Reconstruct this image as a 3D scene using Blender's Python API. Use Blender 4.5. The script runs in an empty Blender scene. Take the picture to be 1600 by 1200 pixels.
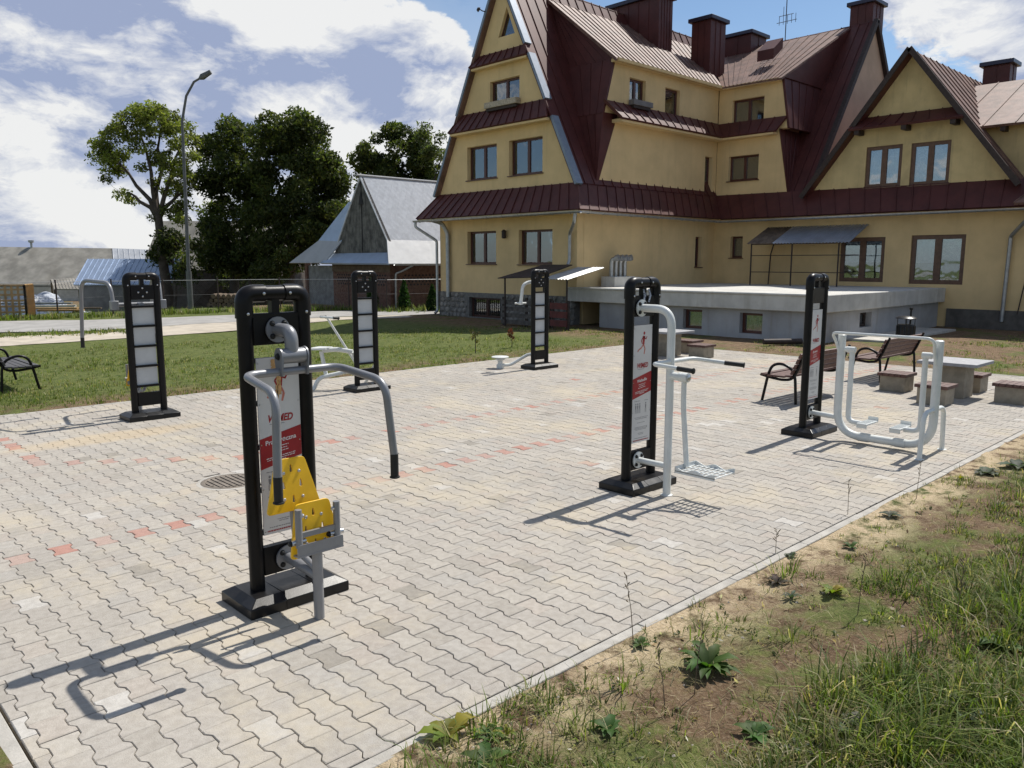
import bpy, bmesh, math, random
import numpy as np
from mathutils import Vector, Matrix, geometry, noise
rad = math.radians
RN = random.Random(11)
sc = bpy.context.scene
COL = sc.collection

# ------------------------------------------------------------------ camera
F, HZ, VPX, HC = 1250., 410., 2120., 2.1            # focal (px of 1600), horizon row, vanishing point of the plaza edge
PITCH = math.atan((600-HZ)/F)
YAW = math.atan2(VPX-800, F/math.cos(PITCH))
fw = Vector((math.cos(YAW), math.sin(YAW), 0)); rt = Vector((math.sin(YAW), -math.cos(YAW), 0)); UP = Vector((0, 0, 1))
cf = fw*math.cos(PITCH)-UP*math.sin(PITCH); cu = UP*math.cos(PITCH)+fw*math.sin(PITCH)
CAM = Vector((0, 0, HC))
cd = bpy.data.cameras.new('camera'); cam = bpy.data.objects.new('camera', cd); COL.objects.link(cam)
cam.matrix_world = Matrix(((rt.x, cu.x, -cf.x, 0), (rt.y, cu.y, -cf.y, 0), (rt.z, cu.z, -cf.z, HC), (0, 0, 0, 1)))
cd.sensor_width = 36; cd.lens = F/1600*36; cd.clip_end = 2000; cd.clip_start = .05
sc.camera = cam
def ray(x, y): return cf*F+rt*(x-800)-cu*(y-600)
def gz(x, y, z=0.):
    d = ray(x, y); return CAM+d*((z-HC)/d.z)
def at_depth(x, y, dist):                            # horizontal distance along the camera axis
    d = ray(x, y); return CAM+d*(dist/d.dot(fw))

# ------------------------------------------------------------------ light and sky
SUN_EL, SUN_AZ = rad(55.), rad(2.2)
S = Vector((math.cos(SUN_EL)*math.cos(SUN_AZ), math.cos(SUN_EL)*math.sin(SUN_AZ), math.sin(SUN_EL)))
sl = bpy.data.lights.new('sun', 'SUN'); sl.energy = 5.0; sl.angle = rad(.55); sl.color = (1, .955, .88)
so = bpy.data.objects.new('sun', sl); COL.objects.link(so); so.location = (20, 0, 40)
so.rotation_euler = S.to_track_quat('Z', 'Y').to_euler()
sc.view_settings.view_transform = 'Standard'; sc.view_settings.look = 'None'
sc.view_settings.exposure = 0.20; sc.view_settings.gamma = 1

class NT:
    """tiny node-tree helper"""
    def __init__(s, tree): s.t = tree; s.n = tree.nodes; s.l = tree.links
    def add(s, typ, ins=None, **kw):
        n = s.n.new(typ)
        for k, v in kw.items(): setattr(n, k, v)
        for k, v in (ins or {}).items(): s.set(n.inputs[k], v)
        return n
    def set(s, sock, v):
        if isinstance(v, bpy.types.NodeSocket): s.l.new(v, sock)
        else: sock.default_value = v
    def math(s, op, a, b=0., c=0., clamp=False):
        n = s.n.new('ShaderNodeMath'); n.operation = op; n.use_clamp = clamp
        s.set(n.inputs[0], a); s.set(n.inputs[1], b)
        if op in ('MULTIPLY_ADD', 'SMOOTH_MIN'): s.set(n.inputs[2], c)
        return n.outputs[0]
    def vmath(s, op, a, b=None, out=0):
        n = s.n.new('ShaderNodeVectorMath'); n.operation = op; s.set(n.inputs[0], a)
        if b is not None: s.set(n.inputs[1], b)
        return n.outputs[out]
    def step(s, v, lo, hi):
        n = s.n.new('ShaderNodeMapRange'); n.interpolation_type = 'SMOOTHSTEP'; s.set(n.inputs[0], v); s.set(n.inputs[1], lo); s.set(n.inputs[2], hi)
        return n.outputs[0]
    def noise(s, vec, scale, detail=4., rough=.55, dist=0.):
        n = s.n.new('ShaderNodeTexNoise'); s.set(n.inputs['Vector'], vec); n.inputs['Scale'].default_value = scale
        n.inputs['Detail'].default_value = detail; n.inputs['Roughness'].default_value = rough; n.inputs['Distortion'].default_value = dist
        return n.outputs[0]
    def mix(s, f, a, b, blend='MIX'):
        n = s.n.new('ShaderNodeMix'); n.data_type = 'RGBA'; n.blend_type = blend; s.set(n.inputs[0], f)
        for i, v in ((6, a), (7, b)):
            if isinstance(v, (tuple, list)) and len(v) == 3: v = (*v, 1)
            s.set(n.inputs[i], v)
        return n.outputs[2]

w = bpy.data.worlds.new('World'); sc.world = w; w.use_nodes = True
N = NT(w.node_tree); N.n.clear()
sky = N.add('ShaderNodeTexSky', sky_type='NISHITA', sun_disc=False, sun_elevation=SUN_EL, sun_rotation=math.atan2(S.x, S.y), altitude=600., air_density=1.0, dust_density=.6, ozone_density=1.3)
gen = N.add('ShaderNodeTexCoord').outputs['Generated']
dirn = N.vmath('NORMALIZE', gen)
flat = N.vmath('MULTIPLY', dirn, (1, 1, 2.0))
wob = N.vmath('ADD', flat, N.vmath('SCALE', N.add('ShaderNodeTexNoise', {'Vector': flat, 'Scale': 5., 'Detail': 3.}).outputs['Color'], None))
wob.node.inputs[1].links[0].from_node.inputs['Scale'].default_value = .12
def cloud_density(off):
    v = N.vmath('ADD', wob, off)
    a = N.noise(v, 4.0, 10, .62); return a
d0 = cloud_density((3.1, 1.7, .35)); d1 = cloud_density((3.1+.06*S.x, 1.7+.06*S.y, .35+.09))
# where the weather is: a bank of cumulus ahead and left, blue holes above
bias = None
def blob(px, py, r, wgt):
    global bias
    d = ray(px, py).normalized()
    dot = N.vmath('DOT_PRODUCT', dirn, tuple(d), out=1)
    m = N.math('MULTIPLY', N.step(dot, math.cos(rad(r)), math.cos(rad(r*.25))), wgt)
    bias = m if bias is None else N.math('ADD', bias, m)
for b in [(250, 110, 30, .19), (650, -40, 11, -.30), (705, 130, 6, .30), (1150, 30, 17, -.22), (1560, 90, 11, .22), (930, 10, 12, -.15), (160, 380, 22, .14), (40, 60, 10, .08), (560, 170, 10, .20), (640, 210, 8, .16), (420, 60, 12, .08)]: blob(*b)
sepz = N.add('ShaderNodeSeparateXYZ', {0: dirn}).outputs[2]
dens = N.math('ADD', d0, bias)
cov = N.step(dens, .535, .595)
cov = N.math('MAXIMUM', cov, N.math('MULTIPLY', N.step(N.noise(flat, 1.4, 5, .6), .35, .75), .30))
light = N.math('ADD', N.math('MULTIPLY', N.math('SUBTRACT', d0, d1), 8.0), N.math('SUBTRACT', 1.02, N.math('MULTIPLY', N.step(dens, .60, .82), .62)), clamp=True)
ccol = N.mix(light, (4.9, 5.8, 8.4), (12.8, 12.8, 12.7))
haze = N.step(sepz, .16, -.02)
skyc = N.mix(1.0, sky.outputs[0], (1.38, 1.52, 1.60), 'MULTIPLY')
base = N.mix(N.math('MULTIPLY', haze, .45), skyc, (5.6, 6.6, 8.2))
allc = N.mix(N.math('MULTIPLY', cov, .96), base, ccol)
bg = N.add('ShaderNodeBackground', {'Color': allc, 'Strength': .060})
N.l.new(bg.outputs[0], N.add('ShaderNodeOutputWorld').inputs[0])

# ------------------------------------------------------------------ mesh helpers
class MB:
    def __init__(s): s.v = []; s.f = []
    def add(s, vs, fs):
        b = len(s.v); s.v += [tuple(p) for p in vs]; s.f += [tuple(i+b for i in f) for f in fs]; return s
    def poly(s, pts): return s.add(pts, [tuple(range(len(pts)))])
    def box(s, c, d, rz=0., M=None):
        x, y, z = d[0]/2, d[1]/2, d[2]/2
        vs = [Vector((i*x, j*y, k*z)) for i in (-1, 1) for j in (-1, 1) for k in (-1, 1)]
        R_ = M if M else Matrix.Rotation(rz, 3, 'Z')
        vs = [R_ @ q+Vector(c) for q in vs]
        return s.add(vs, [(0, 1, 3, 2), (4, 6, 7, 5), (0, 4, 5, 1), (2, 3, 7, 6), (0, 2, 6, 4), (1, 5, 7, 3)])
    def bx(s, a, b): return s.box([(p+q)/2 for p, q in zip(a, b)], [abs(q-p) for p, q in zip(a, b)])
    def prism(s, pts, vec):
        n = len(pts); a = [Vector(p) for p in pts]; b = [p+Vector(vec) for p in a]
        return s.add(a+b, [tuple(range(n))[::-1], tuple(range(n, 2*n))]+[(i, (i+1) % n, n+(i+1) % n, n+i) for i in range(n)])
    def tube(s, path, r, n=12, caps=True):
        P = [Vector(p) for p in path]; m = len(P); rs = r if isinstance(r, (list, tuple)) else [r]*m
        T = []
        for i in range(m):
            t = (P[min(i+1, m-1)]-P[max(i-1, 0)]); T.append(t.normalized())
        ref = Vector((0, 0, 1)) if abs(T[0].z) < .9 else Vector((1, 0, 0))
        u = (ref-T[0]*ref.dot(T[0])).normalized(); vs = []
        for i in range(m):
            u = (u-T[i]*u.dot(T[i])).normalized(); w_ = T[i].cross(u)
            for k in range(n):
                a = 2*math.pi*k/n; vs.append(P[i]+(u*math.cos(a)+w_*math.sin(a))*rs[i])
        fs = [(i*n+k, i*n+(k+1) % n, (i+1)*n+(k+1) % n, (i+1)*n+k) for i in range(m-1) for k in range(n)]
        if caps: fs += [tuple(range(n))[::-1], tuple(range((m-1)*n, m*n))]
        return s.add(vs, fs)
    def lathe(s, prof, c, n=20, axis=None):
        M = axis.to_track_quat('Z', 'Y').to_matrix() if axis else Matrix.Identity(3)
        vs = []; m = len(prof)
        for (r, z) in prof:
            for k in range(n):
                a = 2*math.pi*k/n; vs.append(M @ Vector((r*math.cos(a), r*math.sin(a), z))+Vector(c))
        fs = [(i*n+k, i*n+(k+1) % n, (i+1)*n+(k+1) % n, (i+1)*n+k) for i in range(m-1) for k in range(n)]
        fs += [tuple(range(n))[::-1], tuple(range((m-1)*n, m*n))]
        return s.add(vs, fs)
    def disc(s, c, axis, r, h, n=16): return s.lathe([(r, 0), (r, h)], c, n, Vector(axis))
    def slab(s, org, ax, ay, outer, holes, depth):
        """flat plate with holes: outer/holes in (a,b) of axes ax, ay; thickness goes behind the face"""
        ax, ay, org = Vector(ax), Vector(ay), Vector(org); nn = ax.cross(ay).normalized()
        loops = [outer]+list(holes)
        tri = geometry.tessellate_polygon([[Vector((p[0], p[1], 0)) for p in l] for l in loops])
        flatp = [p for l in loops for p in l]; n = len(flatp)
        fr = [org+ax*p[0]+ay*p[1] for p in flatp]; bk = [p-nn*depth for p in fr]
        fs = [tuple(t) for t in tri]+[tuple(i+n for i in t)[::-1] for t in tri]
        b = 0
        for l in loops:
            m = len(l); fs += [(b+i, b+(i+1) % m, n+b+(i+1) % m, n+b+i) for i in range(m)]; b += m
        return s.add(fr+bk, fs)
def bend(path, r, seg=6):
    """round the corners of a polyline"""
    P = [Vector(p) for p in path]; out = [P[0]]
    rr = r if isinstance(r, (list, tuple)) else [r]*(len(P)-2)
    for i in range(1, len(P)-1):
        a, b, c = P[i-1], P[i], P[i+1]; d1 = (a-b); d2 = (c-b)
        k = min(rr[i-1], d1.length*.49, d2.length*.49); p, q = b+d1.normalized()*k, b+d2.normalized()*k
        for t in range(seg+1):
            t /= seg; out.append(p*(1-t)**2+b*2*t*(1-t)+q*t*t)
    return out+[P[-1]]

BASE = {}
def place(o, parent):
    if parent is not None:
        o.parent = parent
        if parent.name in BASE: o.matrix_parent_inverse = Matrix.Translation(-BASE[parent.name])
def link(name, me, mat, parent=None):
    o = bpy.data.objects.new(name, me); COL.objects.link(o); place(o, parent)
    if mat is not None and not me.materials: me.materials.append(mat)
    return o
def mesh_of(name, mb, mat, sharp=35, fix=True):
    me = bpy.data.meshes.new(name); me.from_pydata(mb.v, [], mb.f)
    if fix:
        bm = bmesh.new(); bm.from_mesh(me); bmesh.ops.recalc_face_normals(bm, faces=bm.faces); bm.to_mesh(me); bm.free()
    if sharp: me.shade_smooth(); me.set_sharp_from_angle(angle=rad(sharp))
    me.materials.append(mat)
    return me
def obj(name, mb, mat, parent=None, sharp=35, bevel=0., fix=True):
    o = link(name, mesh_of(name, mb, mat, sharp, fix), None, parent)
    if bevel:
        m = o.modifiers.new('bevel', 'BEVEL'); m.width = bevel; m.segments = 2; m.limit_method = 'ANGLE'; m.angle_limit = rad(40); m.harden_normals = False
    return o
def tag(o, label=None, cat=None, group=None, kind=None):
    for k, v in (('label', label), ('category', cat), ('group', group), ('kind', kind)):
        if v: o[k] = v
    return o
def thing(name, label, cat, loc=(0, 0, 0), group=None, local=False, rz=0.):
    o = bpy.data.objects.new(name, None); COL.objects.link(o); o.location = loc; o.rotation_euler.z = rz; o.empty_display_size = .2
    if not local: BASE[o.name] = Vector(loc)
    return tag(o, label, cat, group)
def copy_tree(o, parent=None):
    c = o.copy(); COL.objects.link(c)
    if parent is not None: c.parent = parent
    for ch in list(o.children): copy_tree(ch, c)
    return c

# ------------------------------------------------------------------ materials
MATS = {}
def mat(name, col, rough=.6, metal=0., var=.12, scale=6., bump=0., bscale=40., col2=None, spec=.5, coords='pos', dirt=0., coat=0., streak=0.):
    if name in MATS: return MATS[name]
    m = bpy.data.materials.new(name); m.use_nodes = True; T = NT(m.node_tree); b = T.n['Principled BSDF']
    v = T.add('ShaderNodeNewGeometry').outputs['Position'] if coords == 'pos' else T.add('ShaderNodeTexCoord').outputs['Object']
    n1 = T.noise(v, scale, 5, .6)
    c1 = tuple(max(0, x*(1-var)) for x in col); c2 = col2 or tuple(min(1, x*(1+var)) for x in col)
    c = T.mix(T.step(n1, .3, .7), c1, c2)
    if streak:
        sv = T.vmath('MULTIPLY', v, (2.6, 2.6, .22)); c = T.mix(T.math('MULTIPLY', T.step(T.noise(sv, 1.6, 6, .65), .50, .78), streak), c, (.20, .165, .095))
    if dirt: c = T.mix(T.math('MULTIPLY', T.step(T.noise(v, scale*.35, 8, .7), .5, .72), dirt), c, (.16, .13, .09))
    T.set(b.inputs['Base Color'], c); b.inputs['Metallic'].default_value = metal; b.inputs['Specular IOR Level'].default_value = spec
    T.set(b.inputs['Roughness'], T.math('ADD', rough-.08, T.math('MULTIPLY', T.noise(v, scale*3, 3), .16), clamp=True))
    if coat: b.inputs['Coat Weight'].default_value = coat; b.inputs['Coat Roughness'].default_value = .2
    if bump:
        bp = T.add('ShaderNodeBump', {'Strength': bump, 'Distance': .02, 'Height': T.noise(v, bscale, 5, .65)})
        T.l.new(bp.outputs[0], b.inputs['Normal'])
    MATS[name] = m; return m
def attr_mat(name, rough=.9, bump=0., bscale=30., trans=0., extra=None, spec=.25):
    """colour from the mesh attribute 'tint'"""
    m = bpy.data.materials.new(name); m.use_nodes = True; T = NT(m.node_tree); b = T.n['Principled BSDF']
    c = T.add('ShaderNodeVertexColor', layer_name='tint').outputs[0]
    v = T.add('ShaderNodeNewGeometry').outputs['Position']
    if extra: c = extra(T, c, v)
    T.set(b.inputs['Base Color'], c); b.inputs['Roughness'].default_value = rough; b.inputs['Specular IOR Level'].default_value = spec
    if bump: T.l.new(T.add('ShaderNodeBump', {'Strength': bump, 'Distance': .01, 'Height': T.noise(v, bscale, 6, .7)}).outputs[0], b.inputs['Normal'])
    if trans:
        tr = T.add('ShaderNodeBsdfTranslucent', {'Color': T.mix(1., c, (1.15, 1.25, .55), 'MULTIPLY')})
        mx = T.add('ShaderNodeMixShader', {0: trans}); T.l.new(b.outputs[0], mx.inputs[1]); T.l.new(tr.outputs[0], mx.inputs[2])
        T.l.new(mx.outputs[0], T.n['Material Output'].inputs[0])
    return m
def tint(me, cols):
    """cols: per-face colours (n,3)"""
    a = me.color_attributes.new('tint', 'FLOAT_COLOR', 'CORNER')
    tot = np.empty(len(me.polygons), np.int32); me.polygons.foreach_get('loop_total', tot)
    c = np.repeat(np.asarray(cols, np.float32), tot, axis=0); c = np.concatenate([c, np.ones((len(c), 1), np.float32)], 1)
    a.data.foreach_set('color', c.ravel())
def np_mesh(name, V, faces_n, idx, cols=None):
    """V (n,3); faces all with faces_n verts; idx (m,faces_n)"""
    me = bpy.data.meshes.new(name); me.vertices.add(len(V)); me.vertices.foreach_set('co', np.asarray(V, np.float32).ravel())
    m = len(idx); me.loops.add(m*faces_n); me.loops.foreach_set('vertex_index', np.asarray(idx, np.int32).ravel())
    me.polygons.add(m); me.polygons.foreach_set('loop_start', np.arange(0, m*faces_n, faces_n, dtype=np.int32))
    me.update(calc_edges=True)
    if cols is not None: tint(me, cols)
    return me

M_black = mat('black_plastic', (.006, .0055, .006), .36, 0, .2, 9, .04, 220, spec=.22)
M_base = mat('black_base', (.008, .008, .009), .32, 0, .3, 5, .03, 150, spec=.3, dirt=.10)
M_grey = mat('grey_powder_coat', (.23, .235, .25), .38, .25, .06, 7, .02, 300)
M_white = mat('white_powder_coat', (.64, .66, .645), .38, 0, .05, 7, .02, 300)
M_grip = mat('rubber_grip', (.009, .009, .009), .6, 0, .2, 20)
M_bolt = mat('bolt_steel', (.55, .55, .56), .3, .9, .1, 60)
M_yel = mat('yellow_board', (.84, .49, .014), .42, 0, .05, 10, .02, 200)
M_panel = mat('panel_white', (.62, .61, .60), .45, 0, .04, 4)
M_back = mat('panel_back', (.47, .49, .50), .5, 0, .05, 5)
M_red = mat('print_red', (.33, .012, .018), .45, 0, .06, 12)
M_ink = mat('print_grey', (.20, .20, .21), .5, 0, .1, 30)
M_wtext = mat('print_white', (.72, .70, .69), .5, 0, .03, 30)
M_stain = mat('rust_stain', (.55, .33, .14), .6, 0, .3, 30)
M_conc = mat('concrete', (.46, .44, .40), .9, 0, .14, 4, .25, 60, dirt=.2)
M_kerb = mat('kerb_concrete', (.38, .36, .325), .9, 0, .16, 6, .3, 90, dirt=.25)

# ------------------------------------------------------------------ ground
PX0, PX1, PY0, PY1 = .69, 17.0, 2.70, 12.72
def sm(a, b, x):
    t = min(1, max(0, (x-a)/(b-a))); return t*t*(3-2*t)
def gh(x, y):
    n = noise.noise(Vector((x*.9, y*.9, 0)))*.022+noise.noise(Vector((x*3.1, y*3.1, 4)))*.010
    out = max(PX0-.09-x, x-PX1-.06, PY0-.045-y, y-PY1-.03)
    k = sm(0, .35, out)
    z = -.010+sm(.1, .0, out)*(.006+.022*noise.noise(Vector((x*2.3, y*6, 7))))+k*n+sm(0.05, 2.2, PY0-.1-y)*.10*(1 if x > -2 else 0)
    if out < 0: z = -.06
    z -= sm(37, 47, y)*1.3*(1-sm(24, 34, x))
    return z
def axis(segs):
    out = []
    for a, b, st in segs: out += list(np.arange(a, b, st))
    return out+[segs[-1][1]]
gxs = axis([(-300, -40, 20), (-40, -6, 3.4), (-6, .0, .5), (0, 12, .12), (12, 18, .3), (18, 40, 1.), (40, 100, 6), (100, 500, 40)])
gys = axis([(-120, -8, 14), (-8, -2, 1), (-2, 2.52, .12), (2.52, 2.70, .03), (2.70, 2.76, .06), (2.76, 12.6, .82), (12.6, 13.1, .1), (13.1, 24, .4), (24, 60, 1.), (60, 120, 6), (120, 500, 38)])
GX, GY = len(gxs), len(gys)
gv = [(x, y, gh(x, y)) for y in gys for x in gxs]
gf = [(j*GX+i, j*GX+i+1, (j+1)*GX+i+1, (j+1)*GX+i) for j in range(GY-1) for i in range(GX-1)]
M_ground = bpy.data.materials.new('soil_and_turf'); M_ground.use_nodes = True
T = NT(M_ground.node_tree); b = T.n['Principled BSDF']
P = T.add('ShaderNodeNewGeometry').outputs['Position']; sep = T.add('ShaderNodeSeparateXYZ', {0: P})
sx, sy = sep.outputs[0], sep.outputs[1]
fine = T.noise(P, 45, 6, .7); mid = T.noise(P, 5.5, 6, .65); big = T.noise(P, .9, 5, .6)
soil = T.mix(T.step(mid, .3, .7), (.095, .060, .035), (.205, .138, .083))
soil = T.mix(T.math('MULTIPLY', T.step(fine, .45, .7), .6), soil, (.33, .25, .17))
turf = T.mix(T.step(mid, .3, .7), (.055, .082, .020), (.13, .15, .042))
turf = T.mix(T.math('MULTIPLY', T.step(fine, .5, .75), .6), turf, (.30, .25, .13))
sand = T.mix(T.step(fine, .3, .7), (.42, .32, .20), (.58, .47, .32))
tmask = T.step(T.math('ADD', T.math('MULTIPLY', big, .7), T.math('MULTIPLY', mid, .4)), .50, .62)
lawn = T.step(sy, 12.9, 14.2)
far = T.step(T.math('ADD', sx, T.math('MULTIPLY', mid, 2.4)), 17.6, 20.2)
tmask = T.math('MAXIMUM', tmask, T.math('MULTIPLY', lawn, T.math('SUBTRACT', 1., far)))
tmask = T.math('MULTIPLY', tmask, T.math('SUBTRACT', 1., T.math('MULTIPLY', far, T.step(big, .62, .48))))
c = T.mix(tmask, soil, turf)
edge = T.math('ADD', sy, T.math('MULTIPLY', T.math('SUBTRACT', big, .5), 1.3))
smask = T.math('MULTIPLY', T.step(edge, 2.0, 2.62), T.math('SUBTRACT', 1., T.step(sy, 2.9, 3.0)))
smask = T.math('MULTIPLY', smask, T.step(mid, .36, .56))
c = T.mix(smask, c, sand)
T.set(b.inputs['Base Color'], c); b.inputs['Roughness'].default_value = .95; b.inputs['Specular IOR Level'].default_value = .15
hgt = T.math('ADD', T.math('MULTIPLY', mid, .6), fine)
T.l.new(T.add('ShaderNodeBump', {'Strength': .9, 'Distance': .03, 'Height': hgt}).outputs[0], b.inputs['Normal'])
me = bpy.data.meshes.new('ground'); me.from_pydata(gv, [], gf); me.shade_smooth()
tag(link('ground', me, M_ground), kind='structure')

# asphalt lane and the light dirt track beside it (both follow the fence line)
def ribbon(name, left, right, z, m):
    vs, fs = [], []
    n = 40
    def samp(pts, t):
        t *= len(pts)-1; i = min(int(t), len(pts)-2); k = t-i
        return Vector(pts[i])*(1-k)+Vector(pts[i+1])*k
    for i in range(n+1):
        a, b_ = samp(left, i/n), samp(right, i/n)
        for k in range(7):
            p = a*(1-k/6)+b_*(k/6); vs.append((p.x+noise.noise(Vector((p.x*.8, p.y*.8, k)))*.22, p.y+noise.noise(Vector((p.y*.8, p.x*.8, k+9)))*.22, z))
    fs = [(i*7+k, i*7+k+1, (i+1)*7+k+1, (i+1)*7+k) for i in range(n) for k in range(6)]
    me = bpy.data.meshes.new(name); me.from_pydata(vs, [], fs); me.shade_smooth()
    return tag(link(name, me, m), kind='structure')
M_road = mat('asphalt_dusty', (.30, .29, .275), .92, 0, .16, 1.5, .3, 50, dirt=.15)
M_track = mat('sandy_track', (.43, .38, .31), .95, 0, .16, 2.0, .5, 30, dirt=.25)
def g2(x, y): p = gz(x, y); return (p.x, p.y)
ribbon('road', [(-60, 40.6), (-25, 37.0), g2(0, 502), g2(150, 500), g2(300, 495), g2(480, 487.5), g2(600, 484.5), g2(690, 482.5), (34, 28.4), (60, 27)],
       [(-60, 34.2), (-25, 31.0), g2(0, 519.5), g2(150, 517), g2(300, 507), g2(480, 497), g2(600, 493), g2(690, 491), (34, 26.2), (60, 24.8)], .012, M_road)
ribbon('dirt_track', [(-40, 30.5), (-15, 28.0), g2(0, 527), g2(150, 520), g2(300, 506.5), g2(420, 500), g2(520, 496), g2(640, 492)],
       [(-40, 24.5), (-15, 23.5), g2(0, 541), g2(150, 532), g2(300, 522), g2(420, 512), g2(520, 500), g2(640, 496)], .006, M_track)

# ------------------------------------------------------------------ paving
M_bed = mat('joint_sand', (.10, .08, .06), .95, 0, .3, 1.3, .3, 80, col2=(.40, .33, .23))
mb = MB(); mb.bx((PX0, PY0, -.25), (PX1, PY1, -.014))
pav = tag(obj('pavement', mb, M_bed), kind='structure')
def paver_extra(T, c, v):
    # dry jointing sand swept over the blocks, speckle of the concrete, faint rust runs
    s1 = T.noise(v, .75, 6, .6); s2 = T.noise(v, 5., 5, .7); s3 = T.noise(v, 160., 3, .7)
    c = T.mix(1., c, T.mix(s3, (.78, .78, .78), (1.2, 1.2, 1.2)), 'MULTIPLY')
    c = T.mix(1., c, T.mix(T.step(T.noise(v, 22., 4, .6), .3, .7), (.90, .89, .88), (1.07, 1.07, 1.07)), 'MULTIPLY')
    f = T.math('MULTIPLY', T.step(T.math('ADD', T.math('MULTIPLY', s1, .8), T.math('MULTIPLY', s2, .3)), .53, .72), .66)
    c = T.mix(f, c, (.46, .40, .30))
    p = T.add('ShaderNodeSeparateXYZ', {0: v})
    # orange sand left beside the far station's foot
    dx = T.math('MULTIPLY', T.math('SUBTRACT', p.outputs[0], 3.1), .55); dy = T.math('MULTIPLY', T.math('SUBTRACT', p.outputs[1], 10.25), 2.2)
    q = T.math('ADD', T.math('MULTIPLY', dx, dx), T.math('MULTIPLY', dy, dy))
    return T.mix(T.math('MULTIPLY', T.step(T.math('ADD', q, T.math('MULTIPLY', s2, .7)), 1.0, .45), .45), c, (.50, .38, .22))
M_paver = attr_mat('paver_concrete', .88, .35, 120, extra=paver_extra)
PC, PL, WD, WN = .14, .20, .0815, .0585        # column pitch, length, wide and narrow half widths
gap = .0017
prof = [(WD-gap, -.0985), (WD-gap, -.067), (WN-gap, -.036), (WN-gap, .036), (WD-gap, .067), (WD-gap, .0985)]
outl = prof+[(-x, y) for x, y in prof[::-1]]
def paver_geo(cx, cy, dz, tx, ty):
    o = [(min(max(cx+x, PX0+.004), PX1-.004), min(max(cy+y, PY0+.004), PY1-.004)) for x, y in outl]
    mx = sum(p[0] for p in o)/12; my = sum(p[1] for p in o)/12
    w_, h_ = max(p[0] for p in o)-min(p[0] for p in o), max(p[1] for p in o)-min(p[1] for p in o)
    if w_ < .03 or h_ < .02: return None
    k = 1-.008/max(.06, min(w_, h_))
    tilt = lambda x, y: dz+tx*(x-mx)+ty*(y-my)
    top = [(mx+(x-mx)*k, my+(y-my)*k, tilt(x, y)) for x, y in o]
    rim = [(x, y, tilt(x, y)-.0035) for x, y in o]
    low = [(x, y, -.02) for x, y in o]
    full = w_ > .155 and h_ > .19
    return top+rim+low, full
pf = [tuple(range(12))]+[(12+i, 12+(i+1) % 12, (i+1) % 12, i) for i in range(12)]+[(24+i, 24+(i+1) % 12, 12+(i+1) % 12, 12+i) for i in range(12)]
tones = [(.362, .335, .298), (.377, .348, .308), (.352, .326, .292), (.386, .358, .316), (.36, .338, .306), (.37, .334, .294), (.335, .31, .274), (.28, .258, .225), (.44, .42, .388)]
twt = [20, 18, 14, 12, 12, 10, 5, 1.0, 1.2]
REDS = [(.38, .235, .195), (.37, .255, .22), (.385, .215, .175), (.38, .285, .245)]
pavers = []
ncol = int((PX1-PX0)/PC)+2
MHX, MHY = 3.24, 7.33
for i in range(ncol):
    cx = .68+i*PC; off = .10 if i % 2 else 0.
    for j in range(-1, 54):
        cy = 2.59+j*PL+off
        if cy < PY0-.09 or cy > PY1+.09: continue
        if math.hypot(cx-MHX, cy-MHY) < .28: continue
        col = RN.choices(tones, twt)[0]
        # darker and paler batches lie together
        bt = noise.noise(Vector((cx*.6, cy*.6, 3)))
        col = tuple(c*(1+.07*bt) for c in col)
        red = False
        if i % 2 == 0:
            if abs(cy-6.39) < .1 and cx > 1.05: red = RN.random() < .93
            elif abs(cy-8.19) < .1 and cx > 3.68: red = RN.random() < .9
            elif 1.95 < cx < 3.68 and abs(cy-(8.19+(3.72-cx)*.70)) < .101: red = True
            elif abs(cx-2.08) < .1 and 9.3 < cy < 11 and RN.random() < .2: red = True
        if RN.random() < .0012: red = True
        if red: col = RN.choice(REDS)
        k_ = RN.uniform(.97, 1.03)
        col = tuple(c*k_ for c in col)
        q = paver_geo(cx, cy, RN.gauss(0, .0011), RN.gauss(0, .006), RN.gauss(0, .006))
        if q is None: continue
        d = Vector((cx, cy, 0))-CAM; dz_ = d.dot(cf); u_ = 800+F*d.dot(rt)/dz_; v_ = 600-F*d.dot(cu)/dz_
        seen = dz_ > 0 and -20 < u_ < 1620 and v_ < 1215
        pavers.append((d.length if seen else 1e3+d.length, cx, cy, q[0], col))
pavers.sort(key=lambda p: p[0])
for (_, cx, cy, geo, col) in pavers[:300]:
    me = bpy.data.meshes.new('paver'); me.from_pydata([(x-cx, y-cy, z) for x, y, z in geo], [], pf); tint(me, [col]*len(pf))
    o = link('paver', me, M_paver, pav); o.location = (cx, cy, 0)
rest = pavers[300:]
V = np.array([p[3] for p in rest]).reshape(-1, 3); fs = []
cols = []
for k, p in enumerate(rest):
    fs += [tuple(i+36*k for i in f) for f in pf]; cols += [p[4]]*len(pf)
me = bpy.data.meshes.new('paver_field'); me.from_pydata(V.tolist(), [], fs); tint(me, cols)
tag(link('paver_field', me, M_paver, pav), kind='stuff')
# kerb stones: lawn edging on three sides, one metre each
def kerb(x0, y0, x1, y1):
    mb = MB(); mb.bx((x0, y0, -.22), (x1, y1, .001+RN.uniform(-.003, .003))); obj('kerb_stone', mb, M_kerb, pav, bevel=.006)
for i in range(17): kerb(.60+i, PY0-.075, .596+i+1 if i < 16 else PX1, PY0-.008)
for i in range(11): kerb(PX0-.09, PY0+i*1., PX0-.01, min(PY0+i+.996, PY1))
for i in range(17): kerb(.60+i, PY1+.004, .596+i+1, PY1+.064)
for i in range(10): kerb(PX1+.004, PY0+i, PX1+.064, PY0+i+.996)
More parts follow.
